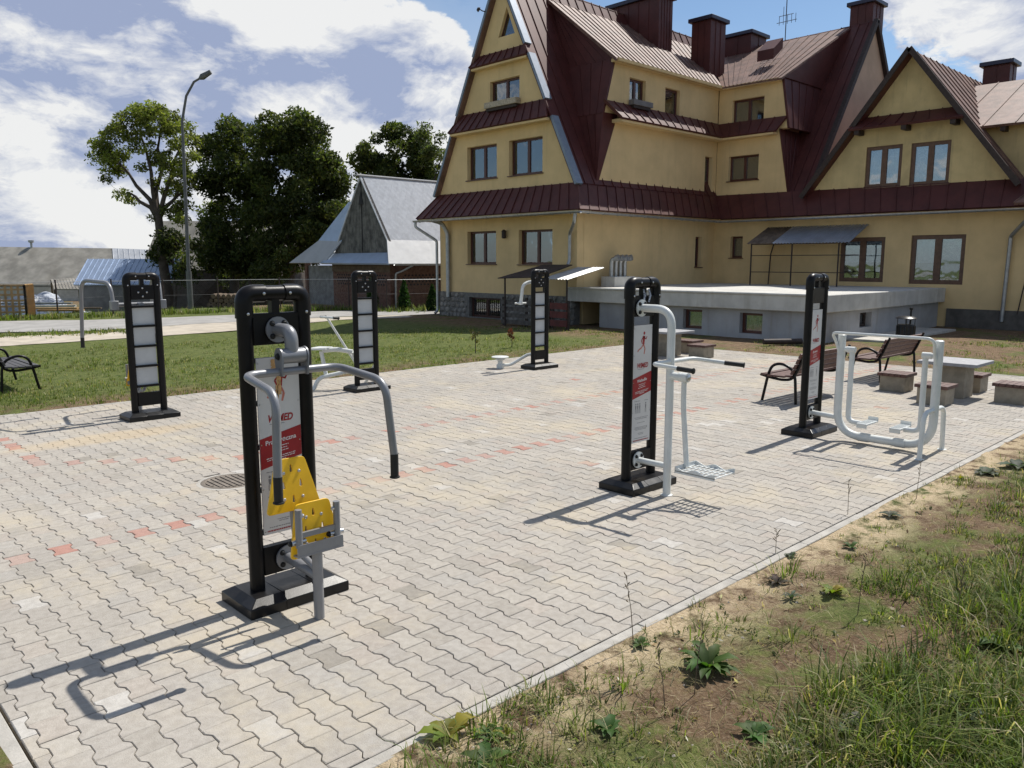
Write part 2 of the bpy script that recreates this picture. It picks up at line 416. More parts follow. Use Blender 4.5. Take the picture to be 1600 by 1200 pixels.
# manhole
M_iron = mat('cast_iron', (.20, .17, .14), .7, .3, .25, 12, .3, 90, dirt=.5)
t = thing('manhole_cover', 'round ribbed cast iron manhole cover set in the paving', 'manhole cover', (MHX, MHY, 0))
mb = MB(); mb.lathe([(.275, -.02), (.275, .002), (.267, .006), (.236, .006), (.230, .0), (.230, -.02)], (MHX, MHY, 0), 48); obj('rim', mb, M_iron, t)
mb = MB(); mb.disc((MHX, MHY, -.02), (0, 0, 1), .228, .021, 48); obj('cover', mb, M_iron, t)
for k in range(-4, 5):
    y = k*.052; h_ = math.sqrt(max(0, .218**2-y*y)); mb = MB(); mb.box((MHX, MHY+y, .005), (2*h_, .026, .008), 0)
    q = obj('rib', mb, M_iron, t)
    # ribs run along the plaza's short side
    for vv in q.data.vertices: dx, dy = vv.co.x-MHX, vv.co.y-MHY; vv.co.x, vv.co.y = MHX+dy, MHY+dx
mb = MB(); mb.lathe([(.315, -.012), (.315, .0015), (.276, .0025), (.276, -.012)], (MHX, MHY, 0), 40); obj('mortar_ring', mb, M_kerb, t)

# ------------------------------------------------------------------ outdoor gym stations (local space: front is -Y)
def text_obj(body, size, org, ax, ay, m, parent, shear=0., bold=0., name='lettering', align='CENTER', width=None):
    cu_ = bpy.data.curves.new('t', 'FONT'); cu_.body = body; cu_.size = size; cu_.align_x = align; cu_.shear = shear; cu_.offset = bold; cu_.resolution_u = 3
    to = bpy.data.objects.new('t', cu_); COL.objects.link(to)
    bpy.context.view_layer.update()
    me = bpy.data.meshes.new_from_object(to.evaluated_get(bpy.context.evaluated_depsgraph_get()))
    bpy.data.objects.remove(to); bpy.data.curves.remove(cu_)
    ax, ay, org = Vector(ax), Vector(ay), Vector(org)
    xs = [v.co.x for v in me.vertices]; k = 1.
    if width and xs: k = width/(max(xs)-min(xs))
    for v in me.vertices: p = v.co.copy(); v.co = org+ax*p.x*k+ay*p.y
    me.materials.clear(); me.materials.append(m)
    o = link(name, me, None, parent); return o
AX, AZ = (1, 0, 0), (0, 0, 1)
def rect_(a, b_, c, d): return [(a, c), (b_, c), (b_, d), (a, d)]
def bolts(t, pts, axis=(0, -1, 0), r=.013, cap=True):
    for p in pts:
        mb = MB(); mb.lathe([(r*1.35, 0), (r*1.35, .004), (r, .005), (r, .013), (r*.6, .017)], p, 10, Vector(axis)); obj('bolt', mb, M_grip if cap else M_bolt, t)
def flange(t, x, z, m, y=-.035):
    mb = MB(); mb.disc((x, y, z), (0, -1, 0), .078, .012, 28); obj('flange', mb, m, t)
    bolts(t, [(x+.055*math.cos(a), y-.012, z+.055*math.sin(a)) for a in (rad(45), rad(135), rad(225), rad(315))])
def runner_print(parent, x0, z0, s, y):
    # a plain running figure: head, trunk, arms, legs as flat print
    def limb(pts, w): 
        mb = MB()
        for a, b_ in zip(pts, pts[1:]):
            a, b_ = Vector((a[0], 0, a[1])), Vector((b_[0], 0, b_[1])); d = (b_-a).normalized(); n_ = Vector((d.z, 0, -d.x))*w
            mb.poly([Vector((x0, y, z0))+q*s for q in (a+n_, b_+n_*.7, b_-n_*.7, a-n_)])
        return mb
    mb = limb([(.02, .55), (.0, .1)], .11); mb.v += limb([(.02, .5), (.2, .36), (.3, .52)], .035).v
    mb2 = MB(); mb2.v = mb.v; mb2.f = [(4*i, 4*i+1, 4*i+2, 4*i+3) for i in range(len(mb.v)//4)]
    mb2.poly([Vector((x0+s*(.05+.08*math.cos(a)), y, z0+s*(.7+.09*math.sin(a)))) for a in [k*math.pi/6 for k in range(12)]])
    for L_ in (limb([(-.02, .5), (-.2, .32), (-.12, .12)], .035),): mb2.add(L_.v, [(4*i, 4*i+1, 4*i+2, 4*i+3) for i in range(len(L_.v)//4)])
    obj('figure_print', mb2, M_red, parent, sharp=0, fix=False)
    mb3 = MB()
    for L_ in (limb([(.0, .1), (.14, -.15), (.06, -.45)], .05), limb([(.0, .1), (-.2, -.1), (-.45, -.2), (-.5, -.3)], .045)): mb3.add(L_.v, [(4*i, 4*i+1, 4*i+2, 4*i+3) for i in range(len(L_.v)//4)])
    obj('leg_print', mb3, mat('print_pale_red', (.5, .16, .12), .5), parent, sharp=0, fix=False)
def pylon(t, title, front=True):
    mb = MB()
    for x0, x1 in ((-.335, -.105), (-.1045, .1045), (.105, .335)):
        a0 = .03 if x0 < -.3 else 0; a1 = .03 if x1 > .3 else 0; yb, yt = .205, .145
        lo = [(x0, -yb, 0), (x1, -yb, 0), (x1, yb, 0), (x0, yb, 0)]
        md = [(x, y, .062) for x, y, z in lo]
        tp = [(x0+2*a0, -yt, .098), (x1-2*a1, -yt, .098), (x1-2*a1, yt, .098), (x0+2*a0, yt, .098)]
        mb.add(lo+md+tp, [(3, 2, 1, 0), (8, 9, 10, 11)]+[(k, (k+1) % 4, 4+(k+1) % 4, 4+k) for k in range(4)]+[(4+k, 4+(k+1) % 4, 8+(k+1) % 4, 8+k) for k in range(4)])
    obj('base', mb, M_base, t, sharp=20, bevel=.004)
    for sx_ in (-1, 1):
        x = sx_*.19
        mb = MB(); mb.tube([(x, 0, .09), (x, 0, 1.80)], .0455, 24); obj('post', mb, M_black, t)
        mb = MB(); mb.tube(bend([(x, 0, 1.775), (x, 0, 1.918), (sx_*.062, 0, 1.918)], .14, 10), .0525, 24); el = obj('elbow', mb, M_black, t)
        for yy in (-1, 1):
            mb = MB(); mb.lathe([(.009, 0), (.009, .004), (.005, .006)], (x, yy*.0515, 1.80), 8, Vector((0, yy, 0))); obj('rivet', mb, M_bolt, el)
            mb = MB(); mb.lathe([(.009, 0), (.009, .004), (.005, .006)], (sx_*.085, yy*.0515, 1.918), 8, Vector((0, yy, 0))); obj('rivet', mb, M_bolt, el)
    mb = MB(); mb.tube([(-.07, 0, 1.918), (.07, 0, 1.918)], .046, 24); obj('crossbar', mb, M_black, t)
    mb = MB(); mb.box((0, 0, 1.83), (.05, .05, .11)); obj('strut', mb, M_black, t)
    mb = MB(); mb.box((0, 0, 1.705), (.30, .055, .19)); up = obj('upper_plate', mb, M_black, t, bevel=.005)
    mb = MB(); mb.box((0, 0, .265), (.30, .055, .18)); obj('lower_plate', mb, M_black, t, bevel=.005)
    if front: bolts(t, [(.055*math.cos(a), .0275, 1.705+.055*math.sin(a)) for a in (0, rad(90), rad(180), rad(270))], (0, 1, 0), .009, False)
    for z in (.445, .715, .985, 1.255, 1.515):
        mb = MB(); mb.box((0, .012, z), (.30, .034, .030)); obj('rung', mb, M_black, t, bevel=.003)
    mb = MB(); mb.box((0, -.0125, .98), (.279, .007, 1.10)); pn = obj('info_panel', mb, M_panel, t)
    mb = MB(); mb.box((0, -.0075, .98), (.277, .002, 1.098)); obj('panel_back', mb, M_back, t)
    y = -.0172
    mb = MB(); mb.poly([(-.1385, y, .845), (.1385, y, .905), (.1385, y, 1.095), (-.1385, y, 1.035)]); obj('red_band', mb, M_red, pn, sharp=0, fix=False)
    text_obj('WIMED', .062, (.0, y, 1.135), AX, AZ, M_red, pn, shear=.28, bold=.0022, width=.165)
    mb = MB(); mb.poly([(-.07, y, 1.120), (.03, y, 1.120), (.03, y, 1.123), (-.07, y, 1.123)]); obj('print_line', mb, M_ink, pn, sharp=0, fix=False)
    text_obj(title, .040, (.0, y-.0006, 1.005), Vector((1, 0, .12)), AZ, M_wtext, pn, bold=.0008)
    mb = MB()
    for k, (wd, zz) in enumerate([(.10, .978), (.08, .962), (.11, .946), (.20, .916), (.19, .904), (.07, .892)]):
        x = -wd/2
        while x < wd/2-.006:
            l = RN.uniform(.006, .02); l = min(l, wd/2-x); zc = zz+.12*(x+l/2); mb.poly([(x, y-.0006, zc), (x+l, y-.0006, zc+.12*l), (x+l, y-.0006, zc+.12*l+.005), (x, y-.0006, zc+.005)]); x += l+.004
    tag(obj('small_print', mb, M_wtext, pn, sharp=0, fix=False), kind='stuff')
    mb = MB()
    for (wd, zz, x0_) in [(.09, .822, -.06), (.06, .822, .07), (.20, .665, 0), (.17, .652, 0), (.12, .615, 0), (.19, .572, 0), (.20, .560, 0), (.16, .549, 0), (.09, .515, 0), (.07, .503, 0), (.20, .470, 0)]:
        x = -wd/2
        while x < wd/2-.006:
            l = min(RN.uniform(.006, .022), wd/2-x); mb.poly([(x0_+x, y, zz), (x0_+x+l, y, zz), (x0_+x+l, y, zz+.0045), (x0_+x, y, zz+.0045)]); x += l+.004
    for x0_ in (-.085, -.055, -.025, .065):          # small exercise pictograms
        mb.poly([(x0_+.008*math.cos(a), y, .795+.009*math.sin(a)) for a in [k*math.pi/4 for k in range(8)]])
        mb.poly([(x0_-.009, y, .782), (x0_+.009, y, .782), (x0_+.006, y, .748), (x0_-.006, y, .748)])
        for q in (-1, 1): mb.poly([(x0_+q*.006-.0025, y, .747), (x0_+q*.006+.0025, y, .747), (x0_+q*.007+.002, y, .708), (x0_+q*.007-.002, y, .708)])
    tag(obj('small_print', mb, M_ink, pn, sharp=0, fix=False), kind='stuff')
    mb = MB()
    x = -.115
    while x < .11: l = RN.uniform(.006, .018); mb.poly([(x, y, .446), (x+l, y, .446), (x+l, y, .455), (x, y, .455)]); x += l+.003
    tag(obj('small_print', mb, M_red, pn, sharp=0, fix=False), kind='stuff')
    runner_print(pn, .01, 1.335, .17, y)
    for x in (-.128, .128):
        for z in (.45, .72, 1.0, 1.25, 1.5):
            mb = MB(); mb.lathe([(.005, 0), (.004, .003)], (x, -.016, z), 8, Vector((0, -1, 0))); obj('rivet', mb, M_bolt, pn)
    return pn
def grip(t, a, b_, r):
    mb = MB(); mb.tube([a, b_], r, 16); g = obj('grip', mb, M_grip, t)
    d = Vector(b_)-Vector(a); mb = MB()
    mb.lathe([(r, 0), (r*1.25, .001), (r*1.25, .008), (r*.9, .012)], b_, 16, d); obj('end_cap', mb, M_grip, t)
    return g
def keyhole(cx, cz, s=1.):
    pts = []
    for k in range(9): a = math.pi+math.pi*k/8; pts.append((cx+.013*s*math.cos(a), cz-.018*s+.013*s*math.sin(a)))
    for k in range(7): a = math.pi*k/6; pts.append((cx+.007*s*math.cos(a), cz+.026*s+.007*s*math.sin(a)))
    return pts
def rounded(pts, r, seg=4):
    P_ = [Vector((p[0], p[1], 0)) for p in pts]; n = len(P_); out = []
    for i in range(n):
        a, b_, c_ = P_[i-1], P_[i], P_[(i+1) % n]; p = b_+(a-b_).normalized()*r; q = b_+(c_-b_).normalized()*r
        for k in range(seg+1): t_ = k/seg; v = p*(1-t_)**2+b_*2*t_*(1-t_)+q*t_*t_; out.append((v.x, v.y))
    return out
def yellow_board(name, t, org, tilt, w0, w1, h, lean=0.):
    """trapezoid plate standing in the XZ plane, w0 bottom and w1 top width"""
    ay = Vector((0, math.sin(tilt), math.cos(tilt)))
    outer = rounded([(-w0/2, 0), (w0/2, 0), (w1/2, h), (-w1/2, h)], .028)
    holes = [keyhole(0, h*.80, .68), keyhole(-.055, h*.50, .68), keyhole(.055, h*.50, .68), keyhole(0, h*.22, .68)]
    mb = MB(); mb.slab(org, (1, 0, 0), ay, outer, holes, .014); o = obj(name, mb, M_yel, t, sharp=30, bevel=.002)
    for (x, z) in ((-.05, h*.73), (.05, h*.73), (-.06, h*.24), (.06, h*.24)):
        p = Vector(org)+Vector((x, 0, 0))+ay*z; mb = MB(); mb.lathe([(.010, -.001), (.010, .003), (.006, .006)], p, 10, Vector((1, 0, 0)).cross(ay)); obj('screw', mb, M_bolt, o)
    return o

def chest_press(name, label, loc, rz, stain):
    t = thing(name, label, 'gym machine', loc, 'outdoor gym machines', local=True, rz=rz)
    pn = pylon(t, 'Prasa ręczna')
    if stain:
        mb = MB()
        for (x, z0, z1, w_) in [(-.005, 1.12, 1.5, .008), (-.02, 1.43, 1.52, .03), (.0, 1.0, 1.2, .005), (.01, 1.3, 1.42, .012), (-.012, 1.22, 1.36, .010)]:
            n = 10; L_, R_ = [], []
            for k in range(n+1):
                z = z0+(z1-z0)*k/n; ww = w_*(.35+.65*abs(math.sin(k*1.7+x*90))); L_.append((x-ww, -.0182, z)); R_.append((x+ww*.8, -.0182, z))
            mb.poly(L_+R_[::-1])
        obj('rust_streak', mb, M_stain, pn, sharp=0, fix=False)
    flange(t, 0, 1.70, M_grey)
    mb = MB(); mb.tube(bend([(0, -.04, 1.70), (0, -.20, 1.70), (0, -.20, 1.56)], .12, 8), .040, 20); obj('upper_bracket', mb, M_grey, t)
    mb = MB(); mb.tube([(-.075, -.2, 1.555), (.075, -.2, 1.555)], .046, 20); obj('hub', mb, M_grey, t)
    for sx_ in (-1, 1):
        mb = MB(); mb.prism([(sx_*.078, -.2+.05*math.cos(a), 1.555+.052*math.sin(a)) for a in [math.pi*k/8 for k in range(9)]]+[(sx_*.078, -.235, 1.44), (sx_*.078, -.165, 1.44)], (sx_*.010, 0, 0)); obj('hub_plate', mb, M_grey, t)
        bolts(t, [(sx_*.088, -.2, 1.555)], (sx_, 0, 0), .016)
    arm = bend([(-.365, -.67, .965), (-.345, -.65, 1.415), (-.305, -.2, 1.465), (.305, -.2, 1.465), (.345, -.65, 1.415), (.385, -.67, .965)], [.11, .09, .09, .11], 8)
    mb = MB(); mb.tube(arm, .0235, 16); obj('arm', mb, M_grey, t)
    for p in (arm[0], arm[-1]):
        d = Vector((math.copysign(.004, p.x), 0, -1)).normalized(); grip(t, p+Vector((0, 0, .012)), p+d*.125, .0245)
    flange(t, 0, .265, M_grey)
    mb = MB(); mb.tube([(0, -.04, .265), (-.02, -.44, .265)], .032, 18); obj('lower_bracket', mb, M_grey, t)
    mb = MB(); mb.tube([(-.02, -.44, 0), (-.02, -.44, .43)], .031, 20); obj('seat_post', mb, M_grey, t)
    mb = MB(); mb.slab((-.17, -.49, .42), (1, 0, 0), (0, 0, 1), rounded([(0, 0), (.30, 0), (.30, .075), (0, .075)], .01), [], .006)
    mb.box((-.02, -.455, .425), (.30, .075, .008)); mb.slab((-.17, -.42, .42), (1, 0, 0), (0, 0, 1), [(0, 0), (.30, 0), (.30, .05), (0, .05)], [], .006); obj('seat_bracket', mb, M_grey, t)
    for x in (-.145, .105):
        mb = MB(); mb.tube([(x, -.465, .475), (x, -.465, .70)], .0205, 14); obj('seat_stay', mb, M_grey, t)
        mb = MB(); mb.tube([(x-.045, -.452, .505), (x+.045, -.452, .505)], .017, 14); obj('hinge', mb, M_bolt, t); bolts(t, [(x-.045, -.452, .505)], (-1, 0, 0), .014)
    mb = MB(); mb.box((-.02, -.462, .545), (.22, .02, .03)); obj('seat_tie', mb, M_grey, t)
    for x in (-.12, .08): bolts(t, [(x, -.462, .66)], (0, -1, 0), .010, False)
    yellow_board('seat', t, (-.02, -.44, .40), .10, .335, .22, .315)
    yellow_board('backrest', t, (-.075, -.30, .645), .12, .355, .185, .315)
    mb = MB(); mb.tube(bend([(-.02, -.435, .30), (-.02, -.20, .36), (-.075, -.235, .92)], .06, 5), .02, 12); obj('backrest_stay', mb, M_grey, t)
    return t
STY = 4.50
chest_press('chest_press', 'black chest press with yellow seat and rust streaks on its printed panel', (2.315, STY, 0), 0, True)

# pendulum with standing plate
t = thing('pendulum_station', 'black pylon with white hip pendulum, twin black handles and one hanging footplate', 'gym machine', (5.97, STY, 0), 'outdoor gym machines', local=True)
pylon(t, 'Wahadło')
X0 = -.06
flange(t, X0, 1.69, M_white); flange(t, X0, .27, M_white)
mb = MB(); mb.tube(bend([(X0, -.04, 1.69), (X0, -.37, 1.69), (X0, -.37, 0)], .19, 10), .036, 20); obj('pole', mb, M_white, t)
mb = MB(); mb.lathe([(.055, 0), (.055, .006), (.038, .012)], (X0, -.37, 0), 20); obj('foot_collar', mb, M_white, t)
mb = MB(); mb.tube([(X0, -.04, .27), (X0, -.36, .27)], .028, 16); obj('lower_bracket', mb, M_white, t)
hb = bend([(-.34, -.66, 1.215), (-.345, -.38, 1.23), (.27, -.38, 1.23), (.40, -.66, 1.20)], .07, 6)
mb = MB(); mb.tube(hb, .019, 14); obj('handlebar', mb, M_white, t)
grip(t, (-.34, -.64, 1.216), (-.339, -.79, 1.209), .021); grip(t, (.391, -.64, 1.202), (.462, -.79, 1.188), .021)
mb = MB(); mb.tube([(X0, -.36, 1.10), (X0, -.47, 1.10)], .036, 18); mb.tube([(X0, -.47, 1.10), (X0, -.56, 1.10)], .042, 18); obj('pivot', mb, M_white, t)
mb = MB(); mb.lathe([(.03, 0), (.03, .012), (.02, .018)], (X0, -.56, 1.10), 16, Vector((0, -1, 0))); obj('pivot_cap', mb, M_bolt, t)
mb = MB(); mb.tube(bend([(X0, -.52, 1.08), (X0, -.52, .85), (X0+.02, -.56, .30)], .1, 6), .024, 16); obj('pendulum_arm', mb, M_white, t)
mb = MB(); mb.slab((-.19, -.94, .288), (1, 0, 0), (0, 1, 0), [(0, 0), (.32, 0), (.32, .40), (0, .40)], [rect_(.02+.098*i, .02+.098*i+.080, .012+.048*j, .012+.048*j+.034) for i in range(3) for j in range(8)], .006); fp = obj('footplate', mb, M_white, t)
for sx_ in (-1, 1):
    pts = []; n = 24
    for k in range(n+1): yy = -.54-.40*k/n; pts.append((yy, .285+.022+.014*math.cos(k/n*4*math.pi)))
    mb = MB(); mb.prism([(sx_*.16-.03, y_, z_) for y_, z_ in pts]+[(sx_*.16-.03, -.94, .265), (sx_*.16-.03, -.54, .265)], (.006, 0, 0)); obj('footplate_rim', mb, M_white, t)
for k in range(7):
    mb = MB(); mb.box((-.03, -.887+.048*k, .291), (.30, .010, .005)); obj('tread_bar', mb, M_white, fp)
mb = MB(); mb.bx((-.19, -.544, .262), (.13, -.538, .322)); obj('footplate_end', mb, M_white, t)
for (x, z) in ((-.03, 1.82), (.05, 1.82)):   # cable ties / blue checked ribbons left at the top
    mb = MB(); mb.tube([(x, -.03, 1.86), (x+.005, -.045, 1.80), (x-.004, -.036, 1.74)], [.006, .011, .008], 8); obj('ribbon', mb, mat('blue_check_ribbon', (.03, .10, .42), .6, 0, .9, 120, col2=(.6, .65, .75), coords='obj'), t)

# air walker
t = thing('air_walker', 'black pylon with white U shaped air walker frame and two hanging pedals', 'gym machine', (9.45, STY, 0), 'outdoor gym machines', local=True)
pylon(t, 'Biegacz')
X0 = -.135; A_, B_ = -.40, -1.47
flange(t, X0+.08, .27, M_white)
mb = MB(); mb.tube([(X0+.08, -.04, .27), (X0, A_, .27)], .030, 16); obj('lower_bracket', mb, M_white, t)
mb = MB(); mb.tube(bend([(X0, A_, 1.25), (X0, A_, .075), (X0, B_, .075), (X0, B_, 1.25)], .30, 10), .046, 20); obj('frame', mb, M_white, t)
for y_ in (A_-.33, B_+.33): mb = MB(); mb.tube([(X0, y_-.06, .075), (X0, y_+.06, .075)], .052, 20); obj('frame_sleeve', mb, M_white, t)
for y_ in (A_, B_): mb = MB(); mb.lathe([(.047, 0), (.046, .012), (.03, .022)], (X0, y_, 1.245), 18); obj('post_cap', mb, M_white, t)
mb = MB(); mb.tube(bend([(X0-.345, B_, 0), (X0-.30, B_, .50), (X0+.30, B_, .50), (X0+.345, B_, 0)], .12, 8), .026, 16); obj('support_leg', mb, M_white, t)
for q in (-1, 1): mb = MB(); mb.lathe([(.05, 0), (.05, .006), (.028, .010)], (X0+q*.345, B_, 0), 16); obj('foot_collar', mb, M_white, t)
for (y0, s_) in ((A_, -1), (B_, 1)):
    mb = MB(); mb.tube([(X0, y0, 1.09), (X0, y0+s_*.07, 1.09)], .030, 16); mb.tube([(X0, y0+s_*.07, 1.09), (X0, y0+s_*.165, 1.09)], .036, 16); obj('pivot', mb, M_white, t)
    yp = y0+s_*.13
    mb = MB(); mb.tube(bend([(X0, yp, 1.08), (X0, yp, .24), (X0, yp+s_*.17, .235)], .15, 8), .030, 16); obj('swing_arm', mb, M_white, t)
    mb = MB(); mb.box((X0+.02, yp+s_*.22, .25), (.33, .12, .022)); mb.bx((X0+.18, yp+s_*.16, .24), (X0+.19, yp+s_*.28, .30)); mb.box((X0-.135, yp+s_*.22, .23), (.012, .12, .05)); pd = obj('pedal', mb, M_white, t, bevel=.006)
    for k in range(7): mb = MB(); mb.box((X0-.11+.04*k, yp+s_*.22, .263), (.012, .10, .006)); obj('tread_bar', mb, M_white, pd)
mb = MB(); mb.tube(bend([(X0-.03, A_, 1.02), (X0-.06, A_+.04, 1.18), (X0-.15, A_+.06, 1.29), (X0-.15, B_-.0, 1.29), (X0-.07, B_+.02, 1.12), (X0-.03, B_, .98)], .09, 6), .0175, 14); obj('handrail', mb, M_white, t)

# far row: machines turned the other way round
t = chest_press('lat_station', 'pylon with tall grey bent arms and folded yellow seat, four blank white panes', (3.87, 11.2, 0), math.pi, False)
for o in list(t.children):
    if o.name.split('.')[0] in ('arm', 'grip', 'end_cap', 'upper_bracket', 'hub', 'hub_plate', 'flange') and (o.name.split('.')[0] != 'flange' or sum(v.co.z for v in o.data.vertices)/len(o.data.vertices) > 1): bpy.data.objects.remove(o)
mb = MB(); mb.tube([(0, -.03, 1.54), (0, -.16, 1.54)], .03, 14); obj('upper_bracket', mb, M_grey, t)
mb = MB(); mb.tube([(-.28, -.16, 1.54), (.28, -.16, 1.54)], .028, 14); obj('shaft', mb, M_grey, t)
for q in (-1, 1):
    mb = MB(); mb.box((q*.31, -.16, 1.535), (.09, .11, .12)); obj('pivot_box', mb, M_grey, t, bevel=.006)
    P_ = bend([(q*.31, -.19, 1.56), (q*.32, -.24, 1.83), (q*.47, -.95, 1.86), (q*.49, -1.02, 1.06)], [.16, .18], 9)
    mb = MB(); mb.tube(P_, .026, 14); obj('arm', mb, M_grey, t); grip(t, P_[-1], P_[-1]+Vector((0, -.006, -.13)), .026)

t = thing('rowing_station', 'pylon with four white panes and white low rowing seat behind it', 'gym machine', (7.38, 11.2, 0), 'outdoor gym machines', local=True, rz=math.pi)
pylon(t, 'Wioślarz')
flange(t, 0, .27, M_white)
# local +x is world -x here
mb = MB(); mb.tube(bend([(.05, -.05, .27), (.12, -.30, .30), (.58, -.55, .20), (.66, -.60, 0)], .10, 6), .034, 16); obj('lower_frame', mb, M_white, t)
mb = MB(); mb.tube([(-.20, -.05, .40), (-.24, -.45, .0)], .026, 12); obj('rear_leg', mb, M_white, t)
mb = MB(); mb.tube(bend([(.10, -.25, .62), (.28, -.45, .665), (.50, -.55, .65)], .1, 5), .040, 16); obj('seat_beam', mb, M_white, t)
mb = MB(); mb.tube([(.52, -.55, .64), (.46, -.52, .24)], .034, 14); obj('seat_leg', mb, M_white, t)
mb = MB(); mb.slab((.50, -.58, .70), Vector((math.cos(.5), math.sin(.5), 0)), Vector((-math.sin(.5), math.cos(.5), .02)), rounded([(-.18, -.15), (.18, -.15), (.15, .15), (-.15, .15)], .05), [], .03); obj('seat', mb, M_white, t)
mb = MB(); mb.tube(bend([(.02, -.30, .42), (.42, -.50, 1.20)], .1, 5), .019, 12); obj('lever', mb, M_white, t)
mb = MB(); mb.tube([(.42, -.70, 1.20), (.42, -.30, 1.20)], .017, 12); obj('lever_bar', mb, M_white, t)
mb = MB(); mb.tube([(.02, -.30, .42), (.10, -.25, .62)], .03, 12); obj('lever_link', mb, M_white, t)
for y_ in (-.70, -.30): grip(t, (.42, y_, 1.20), (.31, y_-.03, 1.19), .022)

t = thing('twister_station', 'pylon with four white panes, white turning disc and bent hand loop', 'gym machine', (11.45, 11.15, 0), 'outdoor gym machines', local=True, rz=math.pi)
pylon(t, 'Twister')
flange(t, 0, .27, M_white); flange(t, 0, 1.70, M_white)
mb = MB(); mb.tube(bend([(.02, -.05, .27), (.10, -.22, .27), (.40, -.42, .06), (.56, -.50, .06)], .08, 6), .032, 14); obj('lower_bracket', mb, M_white, t)
mb = MB(); mb.lathe([(.075, 0), (.075, .07), (.05, .09), (.05, .15), (.09, .17), (.09, .19), (.06, .20)], (.60, -.52, 0), 20); obj('disc_post', mb, M_white, t)
mb = MB(); mb.lathe([(.08, .205), (.165, .213), (.175, .222), (.175, .232), (.16, .240)], (.60, -.52, 0), 28); obj('disc', mb, M_white, t)
mb = MB(); mb.tube(bend([(0, -.05, 1.70), (.10, -.20, 1.72), (.26, -.22, 1.66), (.30, -.24, 1.30)], .12, 6), .034, 14); obj('upper_bracket', mb, M_white, t)
mb = MB(); mb.tube([(.19, -.20, 1.30), (.42, -.28, 1.30)], .018, 12); mb.lathe([(.045, -.02), (.05, .0), (.045, .03)], (.30, -.24, 1.29), 14); obj('hand_bar', mb, M_white, t)

# ------------------------------------------------------------------ benches, tables, stools, bin
M_slat = mat('brown_slat', (.085, .036, .028), .55, 0, .25, 14, .15, 60, col2=(.13, .062, .05))
M_slatd = mat('dark_slat', (.055, .052, .054), .5, 0, .25, 14, .15, 60)
M_wicker = mat('table_concrete', (.30, .26, .20), .9, 0, .16, 8, .4, 80, dirt=.3)
M_top = mat('table_slab', (.31, .31, .32), .7, 0, .12, 12, .2, 120)
def bench(label, loc, rz, m, L_=1.65):
    """local: long axis X, front is +Y"""
    t = thing('park_bench', label, 'bench', loc, 'benches with hooped iron armrests', local=True, rz=rz)
    for k in range(5):
        mb = MB(); mb.box((0, .08+.098*k, .405+(.012 if k in (0, 4) else 0)), (L_, .088, .03)); obj('seat_slat', mb, m, t, bevel=.004)
    for k in range(4):
        z = .485+.083*k; y_ = .02-.045*k*.83; mb = MB(); mb.box((0, y_, z), (L_, .028, .076), M=Matrix.Rotation(rad(24), 3, 'X')); obj('back_slat', mb, m, t, bevel=.004)
    for x in (-L_/2+.08, L_/2-.08):
        mb = MB(); mb.tube(bend([(x, .52, 0), (x, .44, .40), (x, .38, .56), (x, .22, .60), (x, .05, .52), (x, .0, .40), (x, -.03, 0)], .10, 5), .0215, 12); obj('leg_hoop', mb, M_black, t)
        mb = MB(); mb.tube(bend([(x, .56, .40), (x, .42, .37), (x, .2, .345), (x, .05, .37), (x, -.02, .48), (x, -.145, .80)], .09, 5), .021, 12); obj('seat_rail', mb, M_black, t)
    return t
bench('brown slatted bench standing just behind the air walker pylon', (11.95, 5.60, 0), 0, M_slat)
bench('brown slatted bench at the paving end near the litter bin', (15.15, 5.62, 0), 0, M_slat, 1.75)
bench('dark grey slatted bench standing in the lawn grass', (2.93, 15.85, -.01), -math.pi/2, M_slatd, 1.75)
def stool(label, x, y):
    t = thing('stool', label, 'stool', (x, y, 0), 'low stools round the concrete tables', local=True)
    mb = MB(); mb.box((0, 0, .125), (.40, .40, .25)); obj('block', mb, M_wicker, t, bevel=.008)
    for k in range(5):
        mb = MB(); mb.box((0, -.188+.094*k, .275), (.47, .088, .05)); obj('slat', mb, M_slat, t, bevel=.004)
def table(label, x, y, spots):
    t = thing('concrete_table', label, 'table', (x, y, 0), 'square concrete tables', local=True)
    mb = MB(); mb.box((0, 0, .26), (.44, .44, .52)); obj('pedestal', mb, M_wicker, t, bevel=.008)
    mb = MB(); mb.box((0, 0, .545), (.86, .86, .05)); obj('table_top', mb, M_top, t, bevel=.006)
    for dx, dy, lb in spots: stool(lb, x+dx, y+dy)
table('square concrete table beside the air walker with brown topped stools', 13.75, 4.22, [(-.05, .85, 'brown topped stool between the benches and the air walker table'), (-.93, -.05, 'brown topped stool on the air walker side of the near table'), (.78, -.02, 'brown topped stool half hidden behind the near table pedestal'), (.02, -.83, 'brown topped stool standing alone toward the kerb by near table')])
table('square concrete table seen behind the white pendulum', 15.15, 10.68, [(.85, -.02, 'brown topped stool behind another stool at the far table'), (.18, -.78, 'brown topped stool in front of the far table'), (-.8, .1, 'brown topped stool mostly hidden by the pendulum pylon')])
p = gz(1413, 545)
t = thing('litter_bin', 'black round litter bin with domed lid behind the bench', 'litter bin', (p.x, p.y, 0), local=True)
mb = MB(); mb.lathe([(.20, .05), (.21, .06), (.21, .58), (.20, .60)], (0, 0, 0), 24); obj('drum', mb, M_base, t)
for k in range(14):
    a = 2*math.pi*k/14; mb = MB(); mb.box((.212*math.cos(a), .212*math.sin(a), .32), (.012, .05, .50), a); obj('slat', mb, M_base, t)
mb = MB(); mb.lathe([(.245, .745), (.245, .755), (.17, .795), (.05, .81)], (0, 0, 0), 28); obj('lid', mb, M_base, t)
mb = MB(); mb.tube([(.26, 0, 0), (.26, 0, .93)], .022, 12); mb.lathe([(.022, .93), (.04, .95), (.04, .99), (.02, 1.01)], (.26, 0, 0), 12); obj('post', mb, M_base, t)
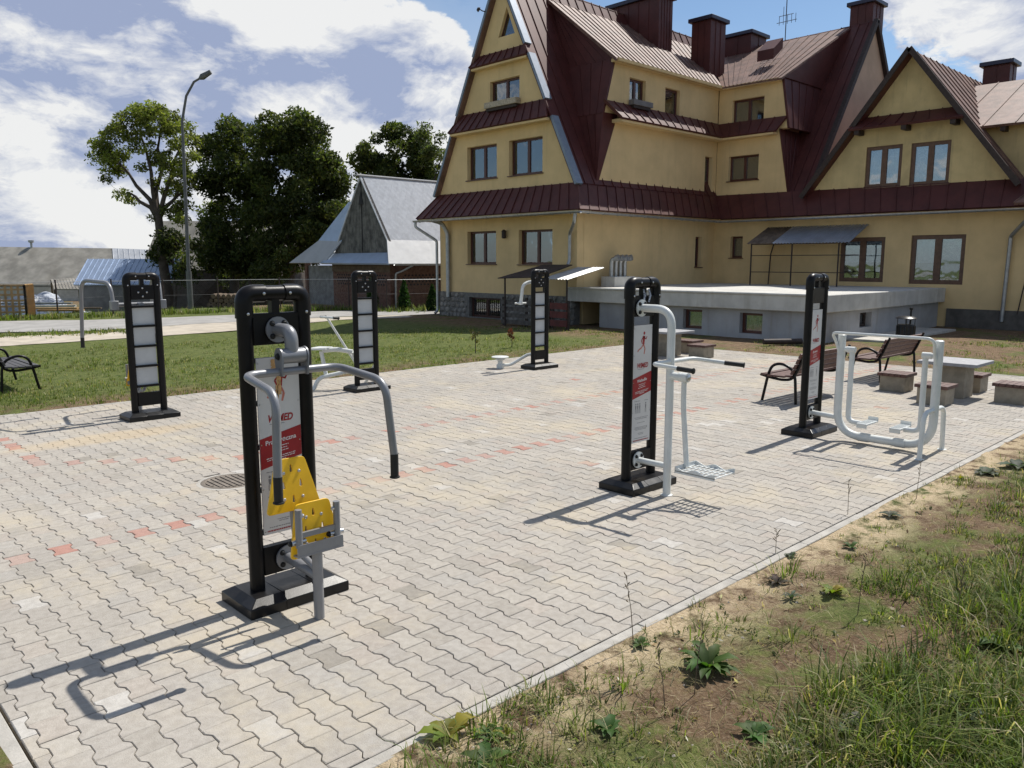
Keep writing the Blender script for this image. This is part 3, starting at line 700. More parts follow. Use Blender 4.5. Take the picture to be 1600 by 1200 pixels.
for k in range(4):
    a = math.pi/2*k+.4; mb = MB(); mb.tube([(.19*math.cos(a), .19*math.sin(a), .58), (.19*math.cos(a), .19*math.sin(a), .75)], .008, 6); obj('lid_stay', mb, M_base, t)

# ------------------------------------------------------------------ the guesthouse
M_wall = mat('yellow_render', (.66, .485, .25), .9, 0, .09, .8, .15, 120, dirt=.10, streak=.16)
M_wall2 = mat('old_yellow_render', (.54, .42, .21), .92, 0, .12, 1.2, .2, 90, dirt=.35, streak=.45)
M_wall3 = mat('bare_tan_render', (.54, .39, .27), .92, 0, .10, 1.0, .2, 90)
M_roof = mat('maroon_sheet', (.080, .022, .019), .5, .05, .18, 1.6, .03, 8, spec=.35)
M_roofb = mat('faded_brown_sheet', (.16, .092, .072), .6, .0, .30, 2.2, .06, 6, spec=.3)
M_flash = mat('zinc_flashing', (.20, .24, .30), .5, .3, .1, 8)
M_zinc = mat('zinc_gutter', (.36, .37, .38), .42, .75, .15, 6)
M_frame = mat('brown_window_frame', (.080, .026, .018), .4, 0, .15, 10)
M_framep = mat('painted_brown_frame', (.11, .055, .03), .5, 0, .2, 8)
M_room = mat('dark_room', (.02, .02, .022), .9)
M_curt = mat('net_curtain', (.68, .70, .72), .9, 0, .15, 14, .3, 40)
M_stone = mat('field_stone', (.19, .18, .165), .85, 0, .4, 3.5, .5, 30)
M_mortar = mat('grey_mortar', (.15, .145, .135), .95, 0, .2, 9, .3, 60)
M_grayw = mat('grey_basement_render', (.36, .36, .37), .9, 0, .12, 1.2, .2, 60, dirt=.3, streak=.35)
M_deck = mat('pale_terrace_concrete', (.52, .51, .48), .85, 0, .12, 2., .2, 60, dirt=.2, streak=.3)
M_dark = mat('dark_brown_timber', (.035, .022, .018), .7, 0, .3, 12)
M_glass = bpy.data.materials.new('window_glass'); M_glass.use_nodes = True
T = NT(M_glass.node_tree); b = T.n['Principled BSDF']
tr = T.add('ShaderNodeBsdfTransparent', {0: (.72, .76, .78, 1)}); gl = T.add('ShaderNodeBsdfGlossy', {0: (.9, .95, 1, 1), 'Roughness': .03})
wv = T.noise(T.add('ShaderNodeNewGeometry').outputs['Position'], 1.3, 2)
T.l.new(T.add('ShaderNodeBump', {'Strength': .12, 'Distance': .05, 'Height': wv}).outputs[0], gl.inputs['Normal'])
fr = T.add('ShaderNodeFresnel', {0: 1.5}); mx = T.add('ShaderNodeMixShader', {0: T.math('ADD', T.math('MULTIPLY', fr.outputs[0], 1.4), .16, clamp=True)})
T.l.new(tr.outputs[0], mx.inputs[1]); T.l.new(gl.outputs[0], mx.inputs[2]); T.l.new(mx.outputs[0], T.n['Material Output'].inputs[0])

XA, YW, XM = 20.40, 18.14, 28.71
ZC, AP, SL = 21.78, 12.0, .4985                    # ridge line (y), apex height, A-frame slope dy/dz
house = thing('guesthouse', 'large yellow guesthouse with steep maroon metal roofs and stacked gables', 'house', (24, 20, 0))
FA = (Vector((XA, 0, 0)), Vector((0, -1, 0)))       # facade facing -X: a = -y
FS = (Vector((0, YW, 0)), Vector((1, 0, 0)))        # side facing -Y: a = x
FM = (Vector((XM, 0, 0)), Vector((0, -1, 0)))
def wallp(name, plane, outer, holes, m, depth=.32, parent=None):
    mb = MB(); mb.slab(plane[0], plane[1], UP, outer, holes, depth); return obj(name, mb, m, parent or house, sharp=0)
def rect(a0, a1, z0, z1): return [(a0, z0), (a1, z0), (a1, z1), (a0, z1)]
def inbox(mb, plane, a0, a1, z0, z1, d0, d1):
    o, ax = plane; n_ = ax.cross(UP)
    c = o+ax*((a0+a1)/2)+UP*((z0+z1)/2)-n_*((d0+d1)/2); dx = abs(ax.x)*abs(a1-a0)+abs(n_.x)*abs(d1-d0); dy = abs(ax.y)*abs(a1-a0)+abs(n_.y)*abs(d1-d0)
    return mb.box(c, (dx, dy, abs(z1-z0)))
def window(plane, a0, a1, z0, z1, parent=None, rec=.17, fm=None, leaves=2, sill=True, curtain=(.0, 1., .3), bars=False, fw_=.075, sillm=None):
    """recessed casement: frame part with pane, curtain and sill as sub-parts"""
    fm = fm or M_frame; parent = parent or house
    mb = MB(); f_ = fw_
    inbox(mb, plane, a0, a0+f_, z0, z1, rec, rec+.07); inbox(mb, plane, a1-f_, a1, z0, z1, rec, rec+.07)
    inbox(mb, plane, a0+f_, a1-f_, z1-f_, z1, rec, rec+.07); inbox(mb, plane, a0+f_, a1-f_, z0, z0+f_, rec, rec+.07)
    for k in range(1, leaves):
        c = a0+(a1-a0)*k/leaves; inbox(mb, plane, c-f_*.75, c+f_*.75, z0+f_, z1-f_, rec-.004, rec+.066)
    wo = obj('window', mb, fm, parent, sharp=0)
    for k in range(leaves):
        l = a0+(a1-a0)*k/leaves+f_*.7; r = a0+(a1-a0)*(k+1)/leaves-f_*.7
        mb = MB(); inbox(mb, plane, l, r, z0+f_*.8, z1-f_*.8, rec+.035, rec+.042); obj('pane', mb, M_glass, wo, sharp=0)
    if curtain:
        c0, c1, lo = curtain; wd = a1-a0; n = 26; mb = MB(); o, ax = plane; nn = ax.cross(UP)
        pts = []
        for i in range(n+1):
            a = a0+.03+(wd-.06)*(c0+(c1-c0)*i/n); dd = rec+.13+.016*math.sin(i*1.9+a*3); pts.append(o+ax*a-nn*dd)
        zb, zt = z0+.03+(z1-z0)*lo, z1-.03
        mb.add([p+UP*zb for p in pts]+[p+UP*zt for p in pts], [(i, i+1, n+2+i, n+1+i) for i in range(n)]); obj('curtain', mb, M_curt, wo)
    mb = MB(); inbox(mb, plane, a0-.1, a1+.1, z0-.1, z1+.1, .5, .52); obj('room_backing', mb, M_room, wo, sharp=0)
    if sill: mb = MB(); inbox(mb, plane, a0-.05, a1+.05, z0-.035, z0-.004, -.06, rec); obj('sill', mb, sillm or fm, wo, sharp=0)
    if bars:
        n = int((a1-a0)/.11)
        for k in range(1, n): mb = MB(); inbox(mb, plane, a0+(a1-a0)*k/n-.007, a0+(a1-a0)*k/n+.007, z0, z1, rec-.09, rec-.076); obj('bar', mb, M_dark, wo, sharp=0)
        for zz in (.25, .75): mb = MB(); inbox(mb, plane, a0, a1, z0+(z1-z0)*zz-.008, z0+(z1-z0)*zz+.008, rec-.074, rec-.060); obj('bar', mb, M_dark, wo, sharp=0)
    return wo
def sheets(name, p0, p1, p2, p3, n, m, parent=None, th=.012, rib=.035):
    """standing-seam roof plane: bottom edge p0-p1, top edge p3-p2, n sheets each an object of its own"""
    p0, p1, p2, p3 = map(Vector, (p0, p1, p2, p3)); nn = (p1-p0).cross(p3-p0)
    if nn.length < 1e-6: nn = (p1-p0).cross(p2-p0)
    nn.normalize()
    if nn.z < -.05: nn = -nn
    rf = bpy.data.objects.new(name, None); COL.objects.link(rf); place(rf, parent or house)
    mb = MB(); mb.prism([p0, p1, p2, p3] if (p2-p3).length > .02 else [p0, p1, p2], -nn*.06); rf2 = mesh_of(name, mb, m, 0)
    nm = rf.name; bpy.data.objects.remove(rf); rf = link(nm, rf2, None, parent or house)
    for k in range(n):
        a, b_ = k/n, (k+1)/n
        q0, q1 = p0.lerp(p1, a), p0.lerp(p1, b_); r0, r1 = p3.lerp(p2, a), p3.lerp(p2, b_)
        mb = MB(); g_ = .006/max(.05, (q1-q0).length)
        e0, e1, f0, f1 = q0.lerp(q1, g_), q0.lerp(q1, 1-g_), r0.lerp(r1, g_), r0.lerp(r1, 1-g_)
        w_ = RN.uniform(.0, .008); lo = nn*.002
        mb.prism([e0+lo, e1+lo, f1+lo, f0+lo] if (f1-f0).length > .01 else [e0+lo, e1+lo, f0+lo], nn*(th+w_))
        s_ = (q1-q0).normalized()*.014
        mb.prism([q0-s_+lo, q0+s_+lo, r0+s_+lo, r0-s_+lo], nn*(th+rib))
        obj('roof_sheet', mb, m, rf, sharp=0)
    return rf
def gutter(a, b_, r=.075, parent=None):
    a, b_ = Vector(a), Vector(b_); d = (b_-a).normalized(); s_ = d.cross(UP); n = 9; mb = MB(); vs = []
    for p in (a, b_):
        for rr in (r, r-.008):
            for k in range(n+1):
                an = math.pi+math.pi*k/n; vs.append(p+s_*math.cos(an)*rr+UP*math.sin(an)*rr)
    m_ = n+1; fs = [(k, k+1, 2*m_+k+1, 2*m_+k) for k in range(n)]+[(m_+k, m_+k+1, 3*m_+k+1, 3*m_+k) for k in range(n)]+[(0, m_, 3*m_, 2*m_), (n, m_+n, 3*m_+n, 2*m_+n)]+[(k, k+1, m_+k+1, m_+k) for k in range(n)]+[(2*m_+k, 2*m_+k+1, 3*m_+k+1, 3*m_+k) for k in range(n)]
    mb.add(vs, fs); g = obj('gutter', mb, M_zinc, parent or house)
    n_ = max(2, int((b_-a).length/.75))
    for k in range(n_):
        p = a+(b_-a)*((k+.5)/n_); mb = MB(); mb.tube([p-s_*(r+.006)+UP*.012]+[p+s_*math.cos(math.pi+math.pi*j/8)*(r+.006)+UP*math.sin(math.pi+math.pi*j/8)*(r+.006) for j in range(9)], .010, 6); obj('gutter_bracket', mb, M_zinc, g)
    return g
def pipe(path, r=.055, parent=None, m=None, rd=.08):
    mb = MB(); mb.tube(bend(path, rd, 5), r, 14); return obj('downpipe', mb, m or M_zinc, parent or house)

# --- wing A, gable facade
def ya(z): return (AP-z)*SL                         # half width of the A-frame at height z
W1 = [(-23.75, -22.10, 5.17, 6.39), (-21.45, -19.78, 5.17, 6.40)]
W0 = [(-23.78, -22.15, 2.04, 3.26), (-20.95, -19.28, 2.03, 3.24)]
W2 = [(-22.45, -20.92, 7.72, 8.56)]
WB = [(-23.66, -21.86, .02, .77)]
tri_w = [(-22.0, 10.0), (-21.16, 10.0), (-21.57, 10.95)]
out = [(-25.45, .95), (-18.14, .95), (-18.14, 4.70), (-(ZC-ya(4.70)), 4.70), (-ZC, AP), (-(ZC+ya(4.70)), 4.70), (-25.45, 4.70)]
wallp('wall', FA, out, [rect(*q) for q in W1+W0+W2]+[tri_w], M_wall)
for q in W1: window(FA, *q, curtain=(0, .93, .0))
for q in W0: window(FA, *q, curtain=(0, .9, .28))
for q in W2: window(FA, *q, rec=.14, curtain=(.0, .95, .0))
# attic triangle pane
mb = MB(); mb.slab((XA+.12, 0, 0), (0, -1, 0), UP, tri_w, [[(-21.95+.02, 10.04), (-21.21, 10.04), (-21.57, 10.86)]], .05); wo = obj('attic_window', mb, M_frame, house, sharp=0)
mb = MB(); mb.slab((XA+.14, 0, 0), (0, -1, 0), UP, [(-21.95, 10.03), (-21.2, 10.03), (-21.57, 10.88)], [], .006); obj('pane', mb, M_glass, wo, sharp=0)
mb = MB(); mb.slab((XA+.4, 0, 0), (0, -1, 0), UP, [(-22.2, 9.9), (-20.9, 9.9), (-21.57, 11.2)], [], .02); obj('room_backing', mb, M_room, wo, sharp=0)
# window box at the top floor
mb = MB(); mb.bx((XA-.26, 20.86, 7.60), (XA-.02, 22.50, 7.80)); wb = obj('flower_box', mb, mat('pale_planter', (.40, .34, .26), .8, 0, .3, 20, .3, 50), house, bevel=.01)
mb = MB(); mb.bx((XA-.20, 20.90, 7.50), (XA-.03, 22.46, 7.60)); obj('box_bracket', mb, M_dark, wb, sharp=0)
# stone plinth with single stones
PL_ = thing('stone_plinth', 'rough grey field stone plinth under the yellow gable wall', 'wall', (XA, 21.8, 0))
mb = MB(); mb.slab((XA-.05, 0, 0), (0, -1, 0), UP, [(-25.5, -.3), (-18.2, -.3), (-18.2, .95), (-25.5, .95)], [rect(*WB[0])], .3); obj('backing', mb, M_mortar, PL_, sharp=0)
y_ = 25.45
rows = 5
for r_ in range(rows):
    z0 = -.05+r_*.2; y_ = 25.47-RN.random()*.15
    while y_ > 18.3:
        w_ = RN.uniform(.16, .36); h_ = RN.uniform(.17, .22)
        if not (21.80 < y_-w_ < 23.72 or 21.80 < y_ < 23.72 or (y_ > 23.7 and y_-w_ < 21.8)) or z0 > .79:
            n = 9; ce = Vector((XA-.055, y_-w_/2, z0+h_/2)); rim, top = [], []
            for k in range(n):
                a = 2*math.pi*k/n; rr = RN.uniform(.86, 1.08); rim.append(ce+Vector((0, math.cos(a)*w_*.48*rr, math.sin(a)*h_*.50*rr))); top.append(ce+Vector((-RN.uniform(.02, .05), math.cos(a)*w_*.36*rr, math.sin(a)*h_*.37*rr)))
            mb = MB(); mb.add(rim+top, [(k, (k+1) % n, n+(k+1) % n, n+k) for k in range(n)]+[tuple(range(n, 2*n))]); obj('stone', mb, M_stone, PL_, sharp=50)
        y_ -= w_+.015
window((Vector((XA-.05, 0, 0)), Vector((0, -1, 0))), *WB[0], parent=PL_, rec=.16, curtain=None, bars=True, sill=False)
# skirt roofs
def hipskirt(zb, zt, ov, yl_b, yr_b, yl_t, yr_t, n, m=None):
    return sheets('skirt_roof', (XA-ov, yl_b, zb), (XA-ov, yr_b, zb), (XA-.02, yr_t, zt), (XA-.02, yl_t, zt), n, m or M_roof)
OV = .66
hipskirt(3.80, 4.72, OV, 25.45+OV, YW-OV, 25.42, YW, 19)
hipskirt(6.92, 7.58, .42, ZC+ya(6.92)+.05, ZC-ya(6.92)-.05, ZC+ya(7.55), ZC-ya(7.55), 13)
hipskirt(9.12, 9.52, .30, ZC+ya(9.12)+.04, ZC-ya(9.12)-.04, ZC+ya(9.5), ZC-ya(9.5), 8)
def soffit(zb, ov, y0, y1):
    mb = MB(); mb.bx((XA-ov+.03, y1, zb-.10), (XA, y0, zb-.02)); obj('soffit', mb, M_wall, house, sharp=0)
soffit(6.92, .40, ZC+ya(6.92), ZC-ya(6.92)); soffit(9.12, .28, ZC+ya(9.12), ZC-ya(9.12)); soffit(3.80, OV, 25.45+OV-.04, YW-OV+.04)
# left return of the lowest skirt, far slope of the wing
sheets('skirt_roof', (XA-OV, 25.45+OV, 3.80), (34, 25.45+OV, 3.80), (34, 25.42, 4.72), (XA-.02, 25.42, 4.72), 22, M_roof)
VG = .22                                            # verge overhang beyond the gable wall
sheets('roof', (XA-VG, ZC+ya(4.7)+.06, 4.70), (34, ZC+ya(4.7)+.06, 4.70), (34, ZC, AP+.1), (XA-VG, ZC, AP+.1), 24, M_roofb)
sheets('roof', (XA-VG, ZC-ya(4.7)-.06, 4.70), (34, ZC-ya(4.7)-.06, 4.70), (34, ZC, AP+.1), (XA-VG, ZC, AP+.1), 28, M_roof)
for s_ in (-1, 1):                                  # verge boards in zinc
    for z0, z1 in ((4.66, 6.95), (7.55, 9.15), (9.5, AP+.16)):
        a = Vector((XA-VG-.03, ZC+s_*(ya(z0)+.10), z0)); b_ = Vector((XA-VG-.03, ZC+s_*(ya(z1)+.10 if z1 < 11 else 0), z1))
        d = (b_-a).normalized(); n_ = Vector((1, 0, 0)).cross(d).normalized()*.05
        mb = MB(); mb.prism([a-n_, b_-n_, b_+n_, a+n_], (VG+.10, 0, 0)); obj('verge_board', mb, M_flash, house, sharp=0)
wallp('wall', (Vector((0, 25.45, 0)), Vector((-1, 0, 0))), [(-34, 0), (-XA-.01, 0), (-XA-.01, 4.7), (-34, 4.7)], [], M_wall)
# gutter and downpipes on the gable facade
ge = 3.74
gutter((XA-OV-.06, 25.45+OV+.1, ge), (XA-OV-.06, YW-OV-.08, ge))
pipe([(XA-OV-.06, 25.45+OV, ge-.06), (XA-OV-.06, 25.45+OV, ge-.25), (XA-.12, 25.52, 2.95), (XA-.12, 25.52, .18), (XA-.26, 25.52, .07)], .055)
pipe([(XA-OV+.02, 25.1, ge-.02), (XA-.3, 24.95, ge-.12), (XA-.12, 24.83, ge-.5), (XA-.12, 24.83, .75)], .085, rd=.15)
pipe([(XA-OV-.02, YW-OV+.15, ge-.05), (XA-OV-.02, YW-OV+.2, ge-.35), (XA-.13, YW+.22, 3.05), (XA-.13, YW+.22, 2.15), (XA-.22, YW+.22, 2.02)], .055)
mb = MB(); mb.lathe([(.05, -.16), (.085, -.13), (.085, .08), (.10, .10), (.03, .16)], (XA-.12, 21.6, 3.12), 12); obj('wall_lamp', mb, M_dark, house)
mb = MB(); mb.tube([(XA-.02, 22.35, 10.9), (XA-.35, 22.45, 10.93), (XA-.35, 22.6, 11.02)], .02, 8); mb.lathe([(.09, 0), (.06, .07)], (XA-.36, 22.62, 11.0), 10, Vector((-.4, .5, .4))); obj('flood_lamp', mb, M_dark, house)
# --- wing A, long dormer side facing the plaza
WS2 = [(23.06, 23.98, 7.50, 8.46), (25.16, 26.08, 7.49, 8.43)]
wallp('wall', FS, [(XA+.33, .0), (XM, .0), (XM, 4.75), (XA+.33, 4.75)], [rect(27.40, 27.85, 1.92, 3.10)], M_wall)
wallp('wall', (Vector((0, YW+.01, 0)), Vector((1, 0, 0))), [(21.34, 4.74), (XM, 4.74), (XM, 7.10), (22.34, 7.10)], [rect(27.90, 28.42, 4.80, 6.22)], M_wall)
wallp('wall', (Vector((0, YW+.02, 0)), Vector((1, 0, 0))), [(21.64, 7.12), (XM, 7.12), (XM, 8.98), (22.20, 8.98)], [rect(*q) for q in WS2], M_wall)
window(FS, 27.40, 27.85, 1.92, 3.10, leaves=1, curtain=None); window(FS, 27.90, 28.42, 4.80, 6.22, leaves=1, curtain=None)
for q in WS2: window(FS, *q, rec=.16, curtain=None, leaves=1 if q[0] > 25 else 2)
mb = MB(); mb.bx((23.0, YW-.24, 7.52), (24.1, YW-.01, 7.70)); wb = obj('flower_box', mb, mat('grey_planter', (.16, .15, .15), .8), house, bevel=.01)
mb = MB(); mb.bx((23.05, YW-.2, 7.42), (24.0, YW-.02, 7.52)); obj('box_bracket', mb, M_dark, wb, sharp=0)
sheets('skirt_roof', (XA-OV, YW-OV, 3.80), (XM-OV, YW-OV, 3.80), (XM, YW, 4.76), (XA-.02, YW, 4.72), 17, M_roof)
sheets('skirt_roof', (22.0, YW-.50, 6.93), (XM-.46, YW-.50, 6.93), (XM, YW, 7.52), (21.66, YW, 7.52), 14, M_roof)
for q in (((22.1, YW-.44, 6.82), (XM, YW+.02, 6.93)), ((22.05, YW-.30, 8.80), (XM, YW+.03, 8.90))): mb = MB(); mb.bx(*q); obj('soffit', mb, M_wall, house, sharp=0)
mb = MB(); mb.slab((0, YW-.004, 0), (1, 0, 0), UP, [(21.36, 4.75), (21.42, 4.75), (22.40, 7.12), (21.62, 7.12)], [], .05); obj('cheek_panel', mb, M_roof, house, sharp=0)
# cheeks of the dormer, dark sheet
def cheek(pts, n=6):
    p = [Vector(q) for q in pts]
    if len(p) == 3: return sheets('cheek', p[0], p[1], p[2], p[2], n, M_roof, rib=.025)
    return sheets('cheek', p[0], p[1], p[2], p[3], n, M_roof, rib=.025)
sy_ = lambda z: ZC-ya(z)-.02
cheek([(21.34, YW, 4.74), (21.34, sy_(4.74), 4.74), (21.66, sy_(7.10), 7.10), (21.66, YW, 7.10)], 3)
cheek([(21.64, YW, 7.10), (21.64, sy_(7.1), 7.10), (22.20, sy_(8.95), 8.95), (22.20, YW, 8.95)], 4)
cheek([(22.20, YW, 8.95), (22.20, sy_(8.95), 8.95), (22.55, 21.58, 11.62)], 5)
DB, DT = (17.89, 8.84), (ZC+.02, 11.80)
sheets('roof', (21.95, DB[0], DB[1]), (XM-.12, DB[0], DB[1]), (32.0, DT[0], DT[1]), (22.40, DT[0], DT[1]), 24, M_roofb)
gutter((XA-OV-.02, YW-OV-.07, ge), (XM-OV-.02, YW-OV-.07, ge-.04))
# --- main block
WM2 = (-17.54, -16.18, 7.46, 8.34); WM1 = (-17.60, -16.30, 5.27, 6.22); WMG = (-17.37, -16.83, 2.28, 3.12)
WG0 = [(-12.90, -11.34, 1.42, 2.97), (-10.48, -8.80, 1.38, 3.0)]
wallp('wall', FM, [(-YW, 0), (-2.5, 0), (-2.5, 4.60), (-YW, 4.60)], [rect(*WMG)]+[rect(*q) for q in WG0], M_wall)
wallp('wall', (Vector((XM+.01, 0, 0)), Vector((0, -1, 0))), [(-YW, 4.5), (-15.02, 4.5), (-15.50, 7.05), (-YW, 7.05)], [rect(*WM1)], M_wall)
wallp('wall', (Vector((XM+.02, 0, 0)), Vector((0, -1, 0))), [(-YW, 7.06), (-15.12, 7.06), (-15.46, 8.92), (-YW, 8.92)], [rect(*WM2)], M_wall)
window(FM, *WM2, rec=.16, curtain=None); window(FM, *WM1, rec=.16, curtain=None); window(FM, *WMG, leaves=1, curtain=None)
for q in WG0: window(FM, *q, rec=.06, fm=M_framep, curtain=(.02, .98, .42), fw_=.14, sill=False)
sheets('skirt_roof', (XM-OV, YW-OV, 3.78), (XM-OV, 6.2, 3.78), (XM, 6.2, 4.62), (XM, YW, 4.74), 22, M_roof)
sheets('skirt_roof', (XM-.40, YW-.42, 6.93), (XM-.40, 15.45, 6.93), (XM, 15.2, 7.48), (XM, YW, 7.50), 6, M_roof)
for q in (((XM-.36, 15.55, 6.83), (XM+.02, YW-.4, 6.92)), ((XM-.26, 15.5, 8.76), (XM+.03, YW-.3, 8.86))): mb = MB(); mb.bx(*q); obj('soffit', mb, M_wall, house, sharp=0)
XR, ZR, YG = 33.6, 11.5, 14.28                    # main ridge, end gable
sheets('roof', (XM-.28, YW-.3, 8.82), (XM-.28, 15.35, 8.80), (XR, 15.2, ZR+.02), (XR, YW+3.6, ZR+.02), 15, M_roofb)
ms = (XR-XM)/(ZR-4.55)
xs_ = lambda z: XM+(z-4.55)*ms
cheek([(XM, 15.02, 4.5), (xs_(4.6), 15.0, 4.5), (xs_(7.05), 15.5, 7.05), (XM, 15.5, 7.05)], 4)
cheek([(XM, 15.12, 7.05), (xs_(7.05), 15.12, 7.05), (xs_(8.9), 15.44, 8.9), (XM, 15.44, 8.9)], 5)
cheek([(XM, 15.42, 8.88), (xs_(8.9), 15.42, 8.88), (XR-.02, 15.22, ZR)], 7)
sheets('roof', (XM-.02, 15.6, 4.50), (XM-.02, YG-.15, 4.50), (XR, YG-.15, ZR+.06), (XR, 15.6, ZR+.06), 4, M_roof)
sheets('roof', (2*XR-XM, YG-.15, 4.5), (2*XR-XM, 22, 4.5), (XR, 22, ZR+.06), (XR, YG-.15, ZR+.06), 16, M_roof)
wallp('gable_wall', (Vector((0, YG, 0)), Vector((1, 0, 0))), [(xs_(4.5)+.05, 4.5), (2*XR-xs_(4.5)-.05, 4.5), (XR, ZR-.06)], [], M_wall3)
for sgn in (0, 1):
    a = Vector((XM if not sgn else 2*XR-XM, YG-.17, 4.5)); b_ = Vector((XR, YG-.17, ZR+.08)); d = (b_-a).normalized(); n_ = Vector((0, 1, 0)).cross(d)*.09
    mb = MB(); mb.prism([a-n_, b_-n_, b_+n_, a+n_], (0, .16, 0)); obj('verge_board', mb, M_dark, house, sharp=0)
gutter((XM-OV-.07, YW-OV-.02, ge-.04), (XM-OV-.07, 5.6, ge-.02))
# --- front gable dormer
GY0, GA, GH = 10.82, 8.86, 4.55
gs = 3.30/(GA-GH)
gw = lambda z: (GA-z)*gs
WGD = [(-12.18, -10.97, 4.66, 6.04), (-10.69, -9.46, 4.64, 6.02)]
FG = (Vector((XM-.02, 0, 0)), Vector((0, -1, 0)))
wallp('gable_wall', FG, [(-GY0-gw(4.5), 4.5), (-GY0+gw(4.5), 4.5), (-GY0, GA)], [rect(*q) for q in WGD], M_wall2)
for q in WGD: window(FG, *q, rec=.05, fm=M_framep, curtain=(.02, .98, .04), fw_=.12, sill=True)
sheets('skirt_roof', (XM-.55, GY0+gw(6.62)+.1, 6.62), (XM-.55, GY0-gw(6.62)-.1, 6.62), (XM-.03, GY0-gw(7.0), 7.02), (XM-.03, GY0+gw(7.0), 7.02), 7, M_roof)
for y_ in (GY0+1.55, GY0, GY0-1.5): mb = MB(); mb.bx((XM-.5, y_-.08, 6.44), (XM, y_+.08, 6.6)); obj('bracket', mb, M_dark, house, sharp=0)
for s_ in (1, -1):
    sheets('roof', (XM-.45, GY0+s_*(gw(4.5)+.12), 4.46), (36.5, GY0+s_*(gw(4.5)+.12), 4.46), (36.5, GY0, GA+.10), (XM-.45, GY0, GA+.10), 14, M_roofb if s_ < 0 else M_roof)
    a = Vector((XM-.47, GY0+s_*(gw(4.5)+.14), 4.43)); b_ = Vector((XM-.47, GY0, GA+.14)); d = (b_-a).normalized(); n_ = Vector((1, 0, 0)).cross(d)*.085
    mb = MB(); mb.prism([a-n_, b_-n_, b_+n_, a+n_], (.05, 0, 0)); obj('verge_board', mb, M_dark, house, sharp=0)
# --- upper roof on the right
wallp('wall', (Vector((XM+1.0, 0, 0)), Vector((0, -1, 0))), [(-10.5, 4.4), (-2.5, 4.4), (-2.5, 6.45), (-10.5, 6.45)], [], M_wall2)
sheets('roof', (XM+.55, 10.6, 6.40), (XM+.55, 2.3, 6.40), (XR+.1, 2.3, 8.52), (XR+.1, 10.6, 8.52), 9, M_roofb)
sheets('roof', (XM-OV-.05, 7.35, 3.86), (XM-OV-.05, 2.3, 3.86), (XM+1.0, 2.3, 5.2), (XM+1.0, 6.3, 5.2), 6, M_roofb)
for y_ in (8.2, 6.6): mb = MB(); mb.bx((XM+.6, y_-.07, 6.22), (XM+1.0, y_+.07, 6.38)); obj('bracket', mb, M_dark, house, sharp=0)
pipe([(XM-OV-.05, 6.9, ge-.1), (XM-OV-.05, 6.95, ge-.35), (XM-.12, 7.5, 2.9), (XM-.12, 7.55, .25)], .06)
mb = MB(); mb.tube([(XM-.05, 6.9, 3.2), (XM-.06, 6.95, 2.0), (XM-.10, 7.05, 1.2), (XM-.05, 7.15, .5)], .018, 8); obj('cable', mb, M_dark, house)
mb = MB(); mb.slab((XM-.06, 0, 0), (0, -1, 0), UP, [(-9.2, -.2), (-2.5, -.2), (-2.5, .60), (-9.2, .60)], [], .1); obj('plinth', mb, mat('dark_plinth', (.10, .09, .08), .9, 0, .25, 3, .3, 50), house, sharp=0)
# --- chimneys
def chimney(x0, x1, y0, y1, z0, z1, seams=3):
    mb = MB(); mb.bx((x0, y0, z0), (x1, y1, z1)); c = obj('chimney', mb, M_roof, house, sharp=0)
    mb = MB(); mb.bx((x0-.12, y0-.12, z1+.002), (x1+.12, y1+.12, z1+.16)); obj('cap', mb, mat('blue_black_cap', (.03, .03, .055), .35, .3), c, bevel=.02)
    for k in range(1, seams+1):
        y_ = y0+(y1-y0)*k/(seams+1); mb = MB(); mb.bx((x0-.02, y_-.012, z0), (x0-.001, y_+.012, z1)); obj('seam', mb, M_roof, c, sharp=0)
        x_ = x0+(x1-x0)*k/(seams+1); mb = MB(); mb.bx((x_-.012, y0-.02, z0), (x_+.012, y0-.001, z1)); obj('seam', mb, M_roof, c, sharp=0)
chimney(27.15, 28.05, 20.0, 22.55, 9.8, 12.42, 4)
chimney(29.2, 30.3, 18.95, 19.85, 9.2, 11.75, 2)
chimney(33.75, 34.75, 14.42, 15.35, 9.0, 12.35, 2)
chimney(32.9, 34.2, 19.3, 20.6, 9.6, 11.95, 1)
chimney(34.6, 35.4, 9.6, 10.5, 7.5, 9.35, 1)
mb = MB(); mb.bx((XM+1.3, 16.6, 10.0), (XM+2.0, 17.3, 10.4)); mb.v = [(x, y, z+(x-XM-1.3)*.73-.05) for x, y, z in mb.v]; obj('roof_hatch', mb, M_roof, house, sharp=0)
an = thing('roof_antenna', 'thin rooftop aerial mast standing above the ridge sheeting', 'antenna', (32.35, 17.4, 11.3))
mb = MB(); mb.tube([(32.35, 17.4, 11.2), (32.35, 17.4, 12.9)], .018, 6); obj('mast', mb, M_dark, an)
for z_, l in ((11.9, .55), (12.15, .4)): mb = MB(); mb.tube([(32.2, 17.4-l, z_), (32.2, 17.4+l*.6, z_)], .012, 5); obj('boom', mb, M_dark, an)
for k in range(5): mb = MB(); mb.tube([(32.2, 16.9+.18*k, 11.8), (32.2, 16.9+.18*k, 12.5 if k == 3 else 12.15)], .010, 5); obj('element', mb, M_dark, an)
